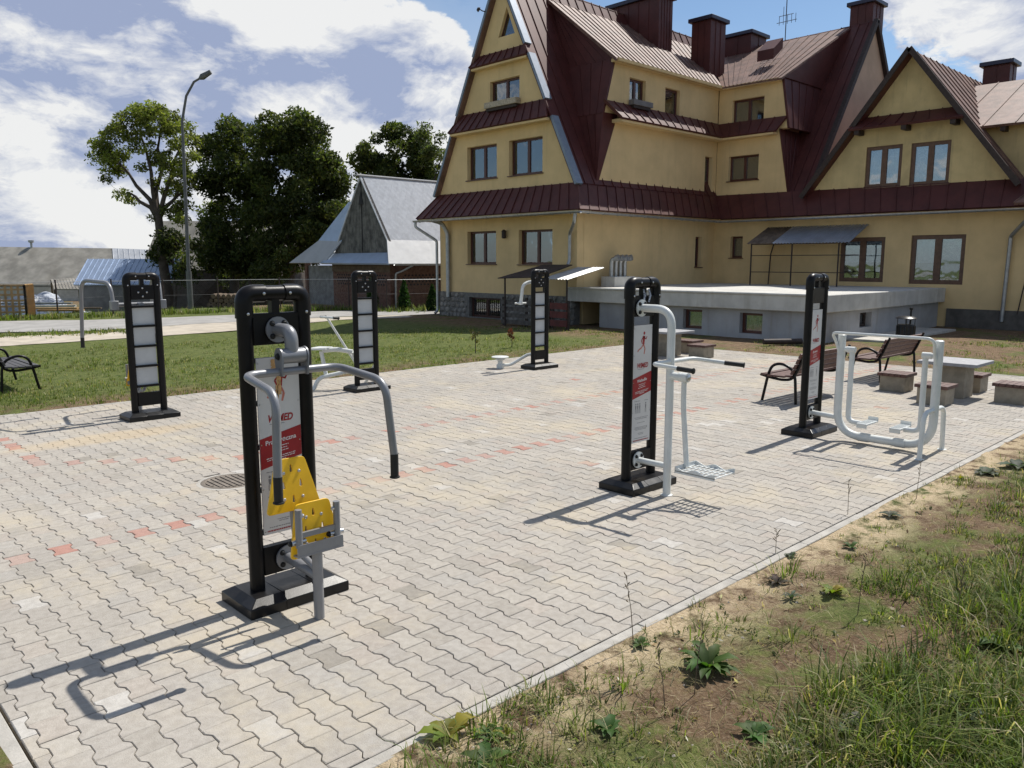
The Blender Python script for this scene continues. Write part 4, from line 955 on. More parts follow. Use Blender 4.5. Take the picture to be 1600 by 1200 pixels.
# --- terrace in the corner of the two wings
TX, TY0, TZ = 20.10, 9.28, 1.27
tc = thing('terrace', 'pale concrete terrace over grey basement wall in the house corner', 'terrace', (24, 13, 0))
mb = MB(); mb.bx((TX, TY0, TZ-.46), (XM-.01, YW-.01, TZ)); mb.bx((TX, YW-.012, TZ-.46), (XA-.02, 18.34, TZ)); obj('deck', mb, M_deck, tc, sharp=0, bevel=.02)
mb = MB(); mb.tube([(TX-.01, 18.3, TZ-.02), (TX-.01, TY0, TZ-.02), ], .035, 8); obj('lip', mb, M_deck, tc)
FT = (Vector((TX+.22, 0, 0)), Vector((0, -1, 0)))
WT = [(-13.80, -13.14, .15, .72), (-11.90, -11.20, .12, .70)]
wallp('basement_wall', FT, [(-17.05, -.3), (-TY0-.2, -.3), (-TY0-.2, TZ-.461), (-17.05, TZ-.461)], [rect(*q) for q in WT], M_grayw, parent=tc)
for q in WT: window(FT, *q, parent=tc, rec=.16, leaves=1, curtain=(0, 1, .0), sill=False)
FT2 = (Vector((0, TY0+.2, 0)), Vector((1, 0, 0)))
wallp('basement_wall', FT2, [(TX+.55, -.3), (XM, -.3), (XM, TZ-.461), (TX+.55, TZ-.461)], [rect(22.6, 23.4, .28, .70)], M_grayw, parent=tc)
window(FT2, 22.6, 23.4, .28, .70, parent=tc, leaves=1, curtain=None, sill=False, fm=M_dark)
mb = MB(); mb.bx((TX+1.6, TY0-.9, -.1), (XM-1.6, TY0+.25, .05)); obj('apron_slab', mb, M_conc, tc, bevel=.01)
mb = MB(); mb.tube([(18.7, 10.25, .10), (19.55, 9.65, .10)], .07, 14); tag(obj('drain_pipe', mb, M_dark), 'short dark drain pipe lying at the terrace wall foot', 'pipe')
# stove vents on the terrace
vb = thing('vent_stack', 'row of four shiny hooded vent pipes rising from white box', 'vent', (21.9, 17.6, TZ))
mb = MB(); mb.bx((21.45, 17.35, TZ), (22.55, 17.95, TZ+.35)); obj('box', mb, M_deck, vb, bevel=.01)
for k in range(4):
    x = 21.62+.24*k; mb = MB(); mb.tube(bend([(x, 17.65, TZ+.35), (x, 17.65, TZ+.92), (x+.05, 17.45, TZ+.98)], .1, 5), .075, 12); vp = obj('vent_pipe', mb, M_zinc, vb)
    mb = MB(); mb.tube([(x+.03, 17.5, TZ+.97), (x+.06, 17.38, TZ+1.0)], .105, 12); obj('cowl', mb, M_zinc, vp)
# corrugated canopy over the terrace door
def corrugated(name, parent, p0, p1, up_, m, waves, amp=.018):
    p0, p1, up_ = Vector(p0), Vector(p1), Vector(up_); nn = (p1-p0).cross(up_).normalized(); nn = nn if nn.z > 0 else -nn; k = waves*6; mb = MB(); vs = []
    for th in (0, -.006):
        for e in (0, 1):
            for i in range(k+1): vs.append(p0.lerp(p1, i/k)+up_*e+nn*(amp*math.sin(i/6*2*math.pi)+th))
    n = k+1; fs = [(i, i+1, n+i+1, n+i) for i in range(k)]+[(2*n+i, 3*n+i, 3*n+i+1, 2*n+i+1) for i in range(k)]+[(i, 2*n+i, 2*n+i+1, i+1) for i in range(k)]
    mb.add(vs, fs); return obj(name, mb, m, parent, sharp=60)
M_corr = mat('galvanised_sheet', (.40, .44, .52), .38, .55, .12, 3)
M_corr2 = mat('dull_brown_sheet', (.16, .12, .09), .6, .2, .35, 5)
cn = thing('terrace_canopy', 'blue grey corrugated canopy on thin posts above the terrace door', 'canopy', (27.6, 14, TZ))
cx0, cz0, cz1 = 27.15, 2.78, 3.42
for ya_, yb_, m_ in ((15.75, 14.75, M_corr2), (14.74, 13.45, M_corr), (13.44, 11.9, M_corr)): corrugated('canopy_sheet', cn, (cx0, ya_, cz0), (cx0, yb_, cz0), (XM-.05-cx0, 0, cz1-cz0), m_, int(abs(ya_-yb_)/.11))
for y_ in (15.6, 14.0, 12.3): mb = MB(); mb.tube([(cx0+.1, y_, TZ), (cx0+.1, y_, cz0+.02)], .028, 8); obj('post', mb, M_dark, cn)
for z_ in (1.75, 2.35): mb = MB(); mb.tube([(cx0+.1, 15.6, z_), (cx0+.1, 12.0 if z_ < 2 else 11.6, z_)], .014, 6); obj('rail', mb, M_dark, cn)
mb = MB(); mb.tube([(cx0+.1, 15.6, cz0-.02), (cx0+.1, 11.95, cz0-.02)], .022, 6); obj('beam', mb, M_dark, cn)
mb = MB(); mb.tube([(XM-.2, 15.55, TZ), (XM-.2, 15.5, 2.4), (XM-.1, 15.3, 3.3)], .024, 6); obj('wall_post', mb, M_dark, cn)
# dark canopy and plank screen over the basement stair
cn = thing('stair_canopy', 'low dark brown sheet canopy over basement stairs at the gable corner', 'canopy', (19.3, 19, 0))
cy0, cy1 = 19.85, 17.05
mb = MB(); mb.prism([(18.35, cy0, 1.56), (18.35, 17.9, 1.62), (19.9, 17.9, 2.0), (19.95, cy0-.6, 2.0)], (0, 0, .03)); obj('canopy_sheet', mb, mat('dark_felt', (.045, .028, .022), .8, 0, .2, 4), cn, sharp=0)
corrugated('canopy_sheet', cn, (18.45, 17.9, 1.58), (18.45, 16.75, 1.58), (1.75, 0, .36), mat('bright_corrugated', (.42, .42, .41), .5, .2, .1, 3), 9)
for q in ((18.45, 19.6), (18.55, 16.9), (18.55, 17.9)): mb = MB(); mb.tube([(q[0], q[1], -.05), (q[0], q[1], 1.6 if q[0] < 19 else 1.95)], .03, 8); obj('post', mb, M_dark, cn)
sc_ = thing('plank_screen', 'weathered dark horizontal plank screen under the stair canopy', 'fence', (18.6, 18.4, 0))
for k in range(4):
    mb = MB(); mb.bx((18.50, 17.62, .06+.22*k), (18.54, 19.85, .20+.22*k)); obj('plank', mb, mat('weathered_plank', (.09, .08, .072), .85, 0, .4, 6), sc_, sharp=0)
for y_ in (19.8, 18.7, 17.65): mb = MB(); mb.bx((18.542, y_-.04, -.05), (18.60, y_+.04, .95)); obj('post', mb, M_dark, sc_, sharp=0)
gt = thing('stair_gate', 'dark red slatted gate beside the plank screen', 'gate', (18.6, 17.2, 0))
for k in range(3): mb = MB(); mb.bx((18.50, 16.85, .10+.27*k), (18.53, 17.58, .30+.27*k)); obj('slat', mb, mat('dull_red_board', (.10, .022, .018), .7, 0, .3, 6), gt, sharp=0)
for y_ in (16.82, 17.5): mb = MB(); mb.bx((18.532, y_-.03, -.05), (18.57, y_+.03, .92)); obj('stile', mb, M_dark, gt, sharp=0)

# ------------------------------------------------------------------ barn
M_tinsh = mat('tin_shingle', (.55, .57, .60), .5, .15, .10, 4)
m = M_tinsh; T = NT(m.node_tree); b = T.n['Principled BSDF']           # diamond tin shingles, too far to pick apart
P = T.add('ShaderNodeNewGeometry').outputs['Position']; sep = T.add('ShaderNodeSeparateXYZ', {0: P})
d1 = T.math('FRACT', T.math('MULTIPLY', T.math('ADD', sep.outputs[0], T.math('MULTIPLY', sep.outputs[2], .8)), 3.2)); d2 = T.math('FRACT', T.math('MULTIPLY', T.math('SUBTRACT', sep.outputs[0], T.math('MULTIPLY', sep.outputs[2], .8)), 3.2))
T.l.new(T.add('ShaderNodeBump', {'Strength': 1., 'Distance': .06, 'Height': T.math('ADD', d1, d2)}).outputs[0], b.inputs['Normal'])
M_tin = mat('flat_tin', (.36, .37, .385), .65, .0, .07, 1.5)
M_tinb = mat('blue_tin', (.38, .46, .58), .4, .4, .08, 1.5)
M_brick = mat('red_brick', (.13, .062, .045), .9, 0, .35, 9, .4, 30, col2=(.17, .095, .07), streak=.3)
M_old = mat('grey_barn_board', (.085, .082, .075), .9, 0, .4, 3, .4, 14, col2=(.15, .145, .13))
M_door = mat('grey_door_board', (.17, .18, .185), .85, 0, .25, 4, .2, 20)
M_beam = mat('old_beam', (.12, .085, .055), .9, 0, .3, 5)
barn = thing('barn', 'old brick and timber barn with tin roof and dark boarded gable', 'barn', (22, 32, 0))
BX, BY, BA = 21.0, 32.11, 6.02
wallp('wall', (Vector((BX+.12, 0, 0)), Vector((0, -1, 0))), [(-34.75, -.4), (-29.95, -.4), (-29.95, 2.1), (-34.75, 2.1)], [], M_brick, parent=barn)
wallp('wall', (Vector((0, 29.95, 0)), Vector((1, 0, 0))), [(BX+.45, -.4), (36, -.4), (36, 2.1), (BX+.45, 2.1)], [], M_brick, parent=barn)
for k in range(20):
    mb = MB(); y_ = 34.85+.13*k; mb.bx((BX+.3, y_, -.3), (BX+.34, y_+.122, 1.95)); obj('door_board', mb, M_door, barn, sharp=0)
for y_ in (34.8, 37.55): mb = MB(); mb.bx((BX+.2, y_-.1, -.4), (BX+.45, y_+.1, 2.1)); obj('door_post', mb, M_brick, barn, sharp=0)
for k in range(3): mb = MB(); mb.bx((BX+.06, 29.9, 1.66+.145*k), (BX+.118, 34.75, 1.79+.145*k)); obj('log', mb, M_beam, barn, sharp=0)
# open brickwork vents: small dark gaps in courses
vv = MB()
for (ya0, ya1) in ((30.2, 31.6), (32.6, 34.4)):
    for r_ in range(4):
        y_ = ya0+(r_ % 2)*.1
        while y_ < ya1: vv.bx((BX+.112, y_, 1.05+.14*r_), (BX+.121, y_+.10, 1.13+.14*r_)); y_ += .2
for r_ in range(4):
    x_ = 21.8+(r_ % 2)*.1
    while x_ < 30: vv.bx((x_, 29.942, 1.05+.14*r_), (x_+.10, 29.951, 1.13+.14*r_)); x_ += .2
tag(obj('vent_hole', vv, M_room, barn, sharp=0, fix=False), kind='stuff')
# boarded gable, boards fanned from the middle post
z0, z1 = 2.50, BA
hw = lambda z: 2.50*(z1-z)/(z1-z0)
mb = MB(); mb.slab((BX+.16, 0, 0), (0, -1, 0), UP, [(-BY-hw(z0), z0), (-BY+hw(z0), z0), (-BY, z1)], [], .08); obj('gable_backing', mb, M_room, barn, sharp=0)
for s_ in (-1, 1):
    nb = 13
    for k in range(nb):
        # each board runs from the base (or the verge) up to the verge, leaning with it
        b0 = .05+(hw(z0)-.1)*k/nb; b1 = .05+(hw(z0)-.1)*(k+1)/nb-.012; ln = .42*k/nb
        def topz(b_): 
            # base y offset b_, leaning inward by ln per metre
            return z0+(2.50-b_)/(2.5/(z1-z0)-ln+1e-6)*1. if (2.5/(z1-z0)-ln) > .05 else z1
        t0, t1 = min(topz(b0), z1-.1), min(topz(b1), z1-.1)
        pts = [(BX+.12-.008*(k % 2), BY+s_*b0, z0), (BX+.12-.008*(k % 2), BY+s_*b1, z0), (BX+.12-.008*(k % 2), BY+s_*max(.02, b1-ln*(t1-z0)), t1), (BX+.12-.008*(k % 2), BY+s_*max(.01, b0-ln*(t0-z0)), t0)]
        mb = MB(); mb.prism(pts, (.03, 0, 0)); obj('gable_board', mb, M_old, barn, sharp=0)
mb = MB(); mb.slab((BX+.08, 0, 0), (0, -1, 0), UP, [(-BY-.2, 4.75), (-BY+.2, 4.75), (-BY, 5.3)], [], .02); obj('vent_opening', mb, M_room, barn, sharp=0)
sheets('pent_roof', (BX-.55, 34.75, 2.06), (BX-.55, 29.1, 2.04), (BX+.1, 29.6, 2.52), (BX+.1, 34.7, 2.52), 4, M_tinb, parent=barn, rib=.01)
def plain_roof(name, pts, m, th=.05):
    p = [Vector(q) for q in pts]; nn = (p[1]-p[0]).cross(p[-1]-p[0]).normalized(); nn = nn if nn.z > 0 else -nn
    mb = MB(); mb.prism(p, -nn*th); return obj(name, mb, m, barn, sharp=0)
plain_roof('roof', [(BX+.06, 30.05, 3.10), (36, 30.05, 3.10), (36, BY, BA), (BX+.06, BY, BA)], M_tinsh)
plain_roof('roof', [(BX-.55, 29.1, 2.05), (36, 29.1, 2.05), (36, 30.05, 3.10), (BX+.06, 30.05, 3.10)], M_tin)
plain_roof('roof', [(BX+.06, 34.2, 3.10), (36, 34.2, 3.10), (36, BY, BA), (BX+.06, BY, BA)], M_tinsh)
plain_roof('annex_roof', [(BX-.45, 38.05, 2.08), (BX-.45, 34.6, 2.08), (BX+.10, 33.9, 3.10), (BX+.15, 36.1, 3.18)], M_tin)
plain_roof('annex_roof', [(BX+.15, 36.1, 3.18), (BX+.10, 33.9, 3.10), (BX+.5, 33.0, 4.98), (BX+.7, 34.1, 5.0)], M_tinb)
mb = MB(); mb.tube([(BX-.1, BY, BA+.04), (36, BY, BA+.04)], .05, 8); obj('ridge_cap', mb, M_tin, barn)
gutter((BX-.3, 29.04, 2.02), (36, 29.04, 2.0), .06, parent=barn)
pipe([(BX+.7, 29.04, 1.97), (BX+.55, 29.5, 1.75), (BX+.35, 29.85, 1.6), (BX+.35, 29.88, .0)], .05, parent=barn)

# ------------------------------------------------------------------ sheds on the left
M_slate = mat('mossy_fibre_cement', (.26, .245, .215), .95, 0, .25, .9, .3, 12, dirt=.3)
def gable_shed(t, a, b_, half, zr, ze, zg, mr, mw, n):
    """ridge from a to b_, eaves 'half' to each side"""
    a, b_ = Vector((*a, 0)), Vector((*b_, 0)); d = (b_-a).normalized(); s_ = Vector((-d.y, d.x, 0))*half
    for q in (-1, 1):
        p0, p1 = a+s_*q-d*.25, b_+s_*q+d*.25
        sheets('roof', p0+UP*ze, p1+UP*ze, b_+d*.25+UP*zr, a-d*.25+UP*zr, n, mr, parent=t, rib=.03)
    k = .9
    for p in (a, b_):
        mb = MB(); mb.prism([p-s_*k+UP*zg, p+s_*k+UP*zg, p+s_*k+UP*(ze+.02), p+UP*(zr-.06), p-s_*k+UP*(ze+.02)], d*(.12 if p == a else -.12)); obj('gable', mb, mw, t, sharp=0)
    for q in (-1, 1):
        mb = MB(); mb.prism([a+s_*q*k+UP*zg, b_+s_*q*k+UP*zg, b_+s_*q*k+UP*(ze+.1), a+s_*q*k+UP*(ze+.1)], -s_.normalized()*q*.1); obj('wall', mb, mw, t, sharp=0)
sh = thing('shed', 'small shed with blue ribbed metal roof and grey gable', 'shed', (17.3, 52.5, -1.3))
gable_shed(sh, (15.85, 54.0), (19.7, 50.35), 1.9, 2.30, .78, -1.4, mat('blue_ribbed_tin', (.36, .44, .58), .42, .4, .08, 2), mat('grey_shed_board', (.16, .155, .15), .9, 0, .2, 3), 18)
lb = thing('long_barn', 'long low barn with mossy grey roof and pale metal end', 'barn', (20, 84, -1.3))
p0, p1 = at_depth(-120, 384, 76), at_depth(176, 388, 76); p2 = at_depth(252, 391, 76); q0, q1, q2 = at_depth(-120, 446, 72), at_depth(180, 446, 72), at_depth(262, 446, 72)
plain = lambda nm, pts, m: obj(nm, MB().prism([Vector(q) for q in pts], (0, 0, -.15)), m, lb, sharp=0)
plain('roof', [q0, q1, p1, p0], M_slate); sheets('roof', q1, q2, p2, p1, 9, mat('pale_ribbed_tin', (.55, .56, .58), .5, .3, .1, 1), parent=lb)
bk = fw*4.5
plain('roof', [p0, p2, p2+bk-UP*3, p0+bk-UP*3], M_slate)
for a, b_ in ((q0, q2), (p0+bk-UP*3, p2+bk-UP*3)):
    mb = MB(); mb.prism([Vector((a.x, a.y, -1.6)), Vector((b_.x, b_.y, -1.6)), Vector((b_.x, b_.y, b_.z+.1)), Vector((a.x, a.y, a.z+.1))], fw*.2 if a == q0 else -fw*.2); obj('wall', mb, M_conc, lb, sharp=0)
for a_, b_, c_ in ((q0, p0, p0+bk-UP*3), (q2, p2, p2+bk-UP*3)): mb = MB(); mb.prism([Vector((a_.x, a_.y, -1.6)), a_, b_, c_, Vector((c_.x, c_.y, -1.6))], rt*.1); obj('gable', mb, M_conc, lb, sharp=0)
mb = MB(); pp = at_depth(49, 383, 76); mb.lathe([(.1, -.3), (.1, .2), (.25, .25), (.25, .45)], pp, 10); obj('roof_vent', mb, M_zinc, lb)
h2 = thing('far_cottage', 'grey roofed cottage half hidden behind the dark trees', 'house', (24, 52, -1.2))
pA = at_depth(318, 350, 58); gable_shed(h2, (pA.x-2, pA.y+2), (pA.x+4.5, pA.y-4.5), 3.4, 5.0, 1.6, -1.4, M_slate, mat('cottage_board', (.07, .055, .045), .9, 0, .3, 3), 14)
ls = thing('lean_to', 'low corrugated lean-to roof beside the blue roofed shed', 'shed', (13.7, 55, -1.3))
pa, pb = at_depth(85, 452, 52), at_depth(130, 452, 51); pc, pd_ = at_depth(122, 434, 55), at_depth(80, 437, 55)
sheets('roof', pa, pb, pc, pd_, 9, M_slate, parent=ls)
for q in (pa, pb, pc, pd_): mb = MB(); mb.tube([(q.x, q.y, -1.5), (q.x, q.y, q.z-.03)], .06, 6); obj('post', mb, M_beam, ls)

# ------------------------------------------------------------------ yard clutter behind the fence
M_osb = mat('fresh_timber', (.42, .26, .11), .8, 0, .2, 8)
cr = thing('timber_crate', 'light brown lattice crate standing behind the wire fence', 'crate', (7.2, 36.2, 0))
o0 = gz(42, 496.5); dx_ = (gz(-40, 498)-o0).normalized()
ex, ey = dx_, Vector((dx_.y, -dx_.x, 0))
if ey.y < 0: ey = -ey
for k in range(13):
    for (e_, off) in ((ex, Vector()), (ey, Vector())):
        L_ = 2.6 if e_ is ex else 1.2
        p = o0+e_*(L_*k/12); mb = MB(); mb.box(p+UP*.62, (.07, .07, 1.25)); obj('upright', mb, M_osb, cr, sharp=0)
for z_ in (.04, .22, .44, .66, .88, 1.08, 1.24):
    for (e_, L_) in ((ex, 2.6), (ey, 1.2)):
        c = o0+e_*(L_/2)+UP*z_; mb = MB(); mb.box(c, (L_, .05, .07), math.atan2(e_.y, e_.x)); obj('slat', mb, M_osb, cr, sharp=0)
tp = thing('tarp_heap', 'blue and white tarpaulin thrown over a heap beyond the fence', 'tarpaulin', (10, 46, -1))
bm = bmesh.new(); bmesh.ops.create_grid(bm, x_segments=26, y_segments=16, size=1.)
ce = at_depth(30, 455, 45)
for v in bm.verts:
    x, y = v.co.x, v.co.y; r_ = max(0, 1-(x*x*.9+y*y)); h_ = .1+.95*min(1, r_*2.2)*(.8+.35*math.sin(x*5.3))+.30*noise.noise(Vector((x*3.3, y*3.3, 1)))+.12*noise.noise(Vector((x*9, y*9, 4)))
    v.co = Vector((ce.x, ce.y, -1.1))+rt*(x*2.9)+fw*(y*2.0)+UP*(h_+.25)
me = bpy.data.meshes.new('tarp'); bm.to_mesh(me); bm.free(); me.shade_smooth(); link('tarp', me, mat('tarp_blue_white', (.28, .34, .46), .45, 0, .5, 1.2, col2=(.70, .72, .75)), tp)
for k, (px, py, L_, m_) in enumerate([(60, 484, 4.2, M_conc), (66, 480, 3.6, M_door), (95, 491, 2.2, M_osb), (112, 490.5, 1.8, M_osb), (128, 489, 2.4, M_beam), (75, 487, 3.0, M_conc)]):
    p = gz(px, py)+Vector((0, 1.5, 0)); mb = MB(); mb.box((p.x, p.y, .08+.05*(k % 3)), (L_, .22, .07), -.75+.06*k)
    tag(obj('loose_board', mb, m_, None, sharp=0), ['long grey plank lying level behind the wire fence', 'longer pale plank on top of other planks behind fence', 'short orange board lying on grass by the fence', 'short orange board crossing another near the fence', 'dull brown board at the end of orange boards', 'thin pale plank beside the timber crate'][k], 'board', 'boards lying in the yard')
lp = thing('log_pile', 'low pile of cut logs behind the wire fence', 'log pile', (16, 35.4, 0))
pc = gz(360, 481)+Vector((.3, .9, 0))
for r_ in range(3):
    for k in range(7-r_):
        c = pc+rt*((k-3+r_*.5)*.24)+UP*(.12+.2*r_); mb = MB(); mb.tube([c-fw*.55, c+fw*.5], RN.uniform(.09, .125), 9); obj('log', mb, M_beam, lp)

# ------------------------------------------------------------------ wire fence and lamp post
fpts = [(-12, 36.2), (-3, 35.4), (3.5, 34.8), (8.70, 34.2), (12.61, 33.97), (14.8, 33.9), (17.6, 33.9), (20.4, 33.7), (20.9, 29.6), (24.62, 29.0)]
fpts = [(-12, 37.2), (-6, 36.6), (0, 35.8), (4.5, 35.0), (8.7, 34.3), (12.6, 34.0), (14.7, 33.5), (17.2, 32.8), (19.6, 31.0), (20.1, 28.8), (23.0, 27.9), (27, 27.3)]
fn = thing('wire_fence', 'grey chain link fence on thin dark posts along the road', 'fence', (10, 34, 0))
M_wire = mat('dull_wire', (.13, .13, .13), .6, .4, .1, 10)
wm = MB()
for (a, b_) in zip(fpts, fpts[1:]):
    a, b_ = Vector((*a, 0)), Vector((*b_, 0)); L_ = (b_-a).length; d = (b_-a)/L_
    n = max(1, round(L_/2.6))
    for k in range(n):
        p = a+d*(L_*k/n); mb = MB(); mb.tube([p-UP*.1, p+UP*1.45], .03, 8); obj('post', mb, M_dark, fn)
    for z_ in (1.36, .75, .08): mb = MB(); mb.tube([a+UP*z_, b_+UP*z_], .010 if z_ > 1 else .005, 5); obj('line_wire', mb, M_zinc if z_ > 1 else M_wire, fn)
    x = -1.3
    while x < L_:
        for sg in (1, -1):
            x0, x1 = (x, x+1.28) if sg > 0 else (x+1.28, x); z0_, z1_ = .06, 1.34
            if x0 < 0 or x1 < 0 or x0 > L_ or x1 > L_: continue
            p, q = a+d*x0+UP*z0_, a+d*x1+UP*z1_; nn = d.cross(UP)*.002; wv_ = UP*.004
            wm.add([p-wv_, p+wv_, q+wv_, q-wv_], [(0, 1, 2, 3)])
        x += .085
tag(obj('wire_mesh', wm, M_wire, fn, sharp=0, fix=False), kind='stuff')
lm = thing('street_lamp', 'tall grey curved street lamp by the road', 'street lamp', (14.87, 36.9, 0))
M_pole = mat('grey_lamp_steel', (.12, .125, .125), .6, .4, .15, 4)
lb0 = Vector((14.87, 36.9, 0)); hd = at_depth(313, 122, 37); bn = at_depth(284.5, 190, 37); b2 = at_depth(291, 150, 37); b3 = at_depth(303, 128, 37)
mb = MB(); mb.tube([lb0-UP*.1, lb0+UP*1.7], .125, 12); obj('pole_base', mb, M_pole, lm)
mb = MB(); mb.tube([lb0+UP*1.7, lb0.lerp(bn, .55)+UP*.4, bn.lerp(lb0, .15), bn, b2, b3, hd], [.085, .075, .065, .06, .055, .05, .045], 10); obj('pole', mb, M_pole, lm)
mb = MB(); dd = (hd-b3).normalized(); mb.tube([hd-dd*.05, hd+dd*.1, hd+dd*.55], [.06, .14, .10], 10); obj('lamp_head', mb, M_pole, lm)
mb = MB(); mb.box(lb0+UP*1.0+Vector((-.09, -.09, 0)), (.06, .06, .35)); obj('hatch', mb, M_pole, lm)

# ------------------------------------------------------------------ trees
M_leaf = attr_mat('leaf', .6, trans=.5, spec=.3)
M_bark = mat('bark', (.07, .055, .045), .95, 0, .3, 3, .5, 20)
NR = np.random.default_rng(5)
def leaves_mesh(name, centers, radii, counts, size, cols, squash=.85, hollow=.5):
    """leaf-sized faces spread through many puffs"""
    Cn = np.repeat(np.array(centers), counts, axis=0); Rr = np.repeat(np.array(radii), counts); n = len(Cn)
    d = NR.normal(size=(n, 3)); d /= np.linalg.norm(d, axis=1)[:, None]; rr = Rr*(hollow+(1-hollow)*NR.random(n))**.7*NR.uniform(.75, 1.12, n)
    p = Cn+d*rr[:, None]*np.array([1, 1, squash])
    u = NR.normal(size=(n, 3)); u /= np.linalg.norm(u, axis=1)[:, None]
    nrm = NR.normal(size=(n, 3))+np.array([0, 0, .8]); w_ = np.cross(u, nrm); w_ /= np.linalg.norm(w_, axis=1)[:, None]+1e-9
    s_ = size*NR.uniform(.6, 1.35, n)[:, None]
    a, b_, c, d_ = p-u*s_, p+w_*s_*.45, p+u*s_, p-w_*s_*.45
    V_ = np.stack([a, b_, c, d_], 1).reshape(-1, 3); idx = np.arange(n*4).reshape(-1, 4)
    base = np.array(cols)[NR.integers(0, len(cols), n)]*NR.uniform(.75, 1.25, (n, 1))
    pc_ = np.repeat(NR.uniform(.55, 1.45, len(counts)), counts)[:, None]
    return np_mesh(name, V_, 4, idx, base*pc_)
def tree(name, label, base, puffs, trunk_r, cols, size, per_m2, fork, group='trees behind the fence', limb_share=1., squash=.85, hollow=.5, mains=()):
    """puffs: (px, py, radius_m, depth) -- centre of each clump; limbs run from the fork to the clumps"""
    base = Vector(base); t = thing(name, label, 'tree', base, group)
    cs = [at_depth(px, py, dp) for px, py, r_, dp in puffs]; rs = [q[2] for q in puffs]
    fk = Vector(fork)
    mb = MB(); mid_ = base.lerp(fk, .5)+Vector((RN.uniform(-.15, .15), RN.uniform(-.15, .15), 0))
    mb.tube([base-UP*.3, base+UP*.5, mid_, fk], [trunk_r*1.5, trunk_r*1.1, trunk_r*.9, trunk_r*.75], 12); obj('trunk', mb, M_bark, t)
    order = sorted(range(len(cs)), key=lambda i: (cs[i]-fk).length); nodes = [(fk, trunk_r*.7)]
    for (mx_, my_, md_) in mains:
        e = at_depth(mx_, my_, md_); r0 = trunk_r*.55; q = [fk-UP*.3]+[fk.lerp(e, k/4)+Vector((RN.uniform(-1, 1), RN.uniform(-1, 1), .6*math.sin(k/4*math.pi)))*.16 for k in (1, 2, 3)]+[e]
        mb = MB(); mb.tube(q, [r0, r0*.8, r0*.62, r0*.45, r0*.28], 8); obj('limb', mb, M_bark, t); nodes += [(q[1], r0*.75), (q[2], r0*.6), (q[3], r0*.42), (e, r0*.28)]
    for i in order:
        if RN.random() > limb_share: continue
        c = cs[i]
        # branch off the nearest node that is lower and closer to the fork
        best = min(nodes, key=lambda nd: (c-nd[0]).length+.45*(nd[0]-fk).length+(3 if nd[0].z > c.z+.6 else 0))
        p0 = best[0]; r0 = min(best[1]*.8, .02+.05*(c-p0).length); m1 = p0.lerp(c, .5)+Vector((RN.uniform(-1, 1), RN.uniform(-1, 1), RN.uniform(-.1, .6)))*(c-p0).length*.09
        mb = MB(); mb.tube([p0, p0.lerp(m1, .5)+UP*.05, m1, m1.lerp(c, .6), c], [r0, r0*.85, r0*.7, r0*.5, r0*.3], 7); obj('limb', mb, M_bark, t)
        nodes += [(m1, r0*.7), (c, r0*.4)]
        tw = MB()
        for _ in range(5):
            e = c+Vector((RN.gauss(0, 1), RN.gauss(0, 1), RN.gauss(.2, .8))).normalized()*rs[i]*.85; s0 = m1.lerp(c, RN.uniform(.5, 1)); tw.tube([s0, s0.lerp(e, .5)+UP*.06, e], [r0*.3+.008, r0*.2+.006, .006], 4)
        tag(obj('twigs', tw, M_bark, t), kind='stuff')
    cnt = [max(20, int(per_m2*r_*r_)) for r_ in rs]
    me = leaves_mesh('crown', [tuple(c) for c in cs], rs, cnt, size, cols, squash, hollow)
    tag(link('crown', me, M_leaf, t), kind='stuff')
    return t
def fill(poly_px, n, r0, r1, depth, dj):
    """random clumps inside an outline"""
    out = []; xs = [p[0] for p in poly_px]; ys = [p[1] for p in poly_px]
    P2 = [Vector((x, y)) for x, y in poly_px]
    def inside(x, y):
        c = False; j = len(P2)-1
        for i in range(len(P2)):
            if ((P2[i].y > y) != (P2[j].y > y)) and (x < (P2[j].x-P2[i].x)*(y-P2[i].y)/(P2[j].y-P2[i].y)+P2[i].x): c = not c
            j = i
        return c
    tries = 0
    while len(out) < n and tries < 9000:
        tries += 1
        x, y = RN.uniform(min(xs), max(xs)), RN.uniform(min(ys), max(ys))
        if inside(x, y): out.append((x, y, RN.uniform(r0, r1), depth+RN.uniform(-dj, dj)))
    return out
ash_c = [(.15, .18, .04), (.19, .22, .05), (.115, .145, .03), (.23, .24, .08)]
lime_c = [(.050, .070, .020), (.068, .090, .026), (.040, .056, .017), (.11, .12, .04)]
D = 48
ash = [(155, 245, .75, D), (150, 225, .6, D), (178, 212, .8, D-1), (172, 262, .7, D+.5), (190, 240, .7, D+1), (200, 190, .9, D), (165, 280, .45, D), (222, 182, .9, D+1), (245, 178, .85, D-1), (268, 186, .8, D+.5), (288, 200, .75, D), (300, 222, .6, D+1), (292, 245, .7, D-1), (275, 225, .7, D), (255, 205, .7, D+1), (230, 205, .7, D-1), (208, 215, .6, D), (193, 305, .65, D), (205, 312, .5, D+1), (240, 340, .45, D), (222, 262, .5, D), (262, 268, .7, D-1), (285, 275, .75, D), (275, 300, .7, D+1), (290, 320, .6, D), (258, 245, .5, D), (240, 285, .4, D), (212, 172, .6, D), (238, 168, .6, D), (188, 270, .5, D+1), (262, 330, .6, D), (285, 345, .6, D+.5), (298, 290, .5, D)]
ash += fill([(140, 235), (160, 200), (205, 168), (250, 165), (290, 185), (308, 225), (300, 300), (290, 350), (262, 345), (258, 300), (235, 250), (205, 230), (185, 275), (150, 265)], 95, .25, .5, D, 1.4)
tree('ash_tree', 'tall airy ash tree with bare forked limbs beside the street lamp', (18.43, 48.8, -1.2), ash, .30, ash_c, .105, 520, at_depth(247, 335, D), squash=.75, hollow=.25, mains=[(218, 205, 48), (182, 250, 48), (200, 300, 48), (252, 200, 49), (284, 225, 47.5), (288, 300, 48.5)])
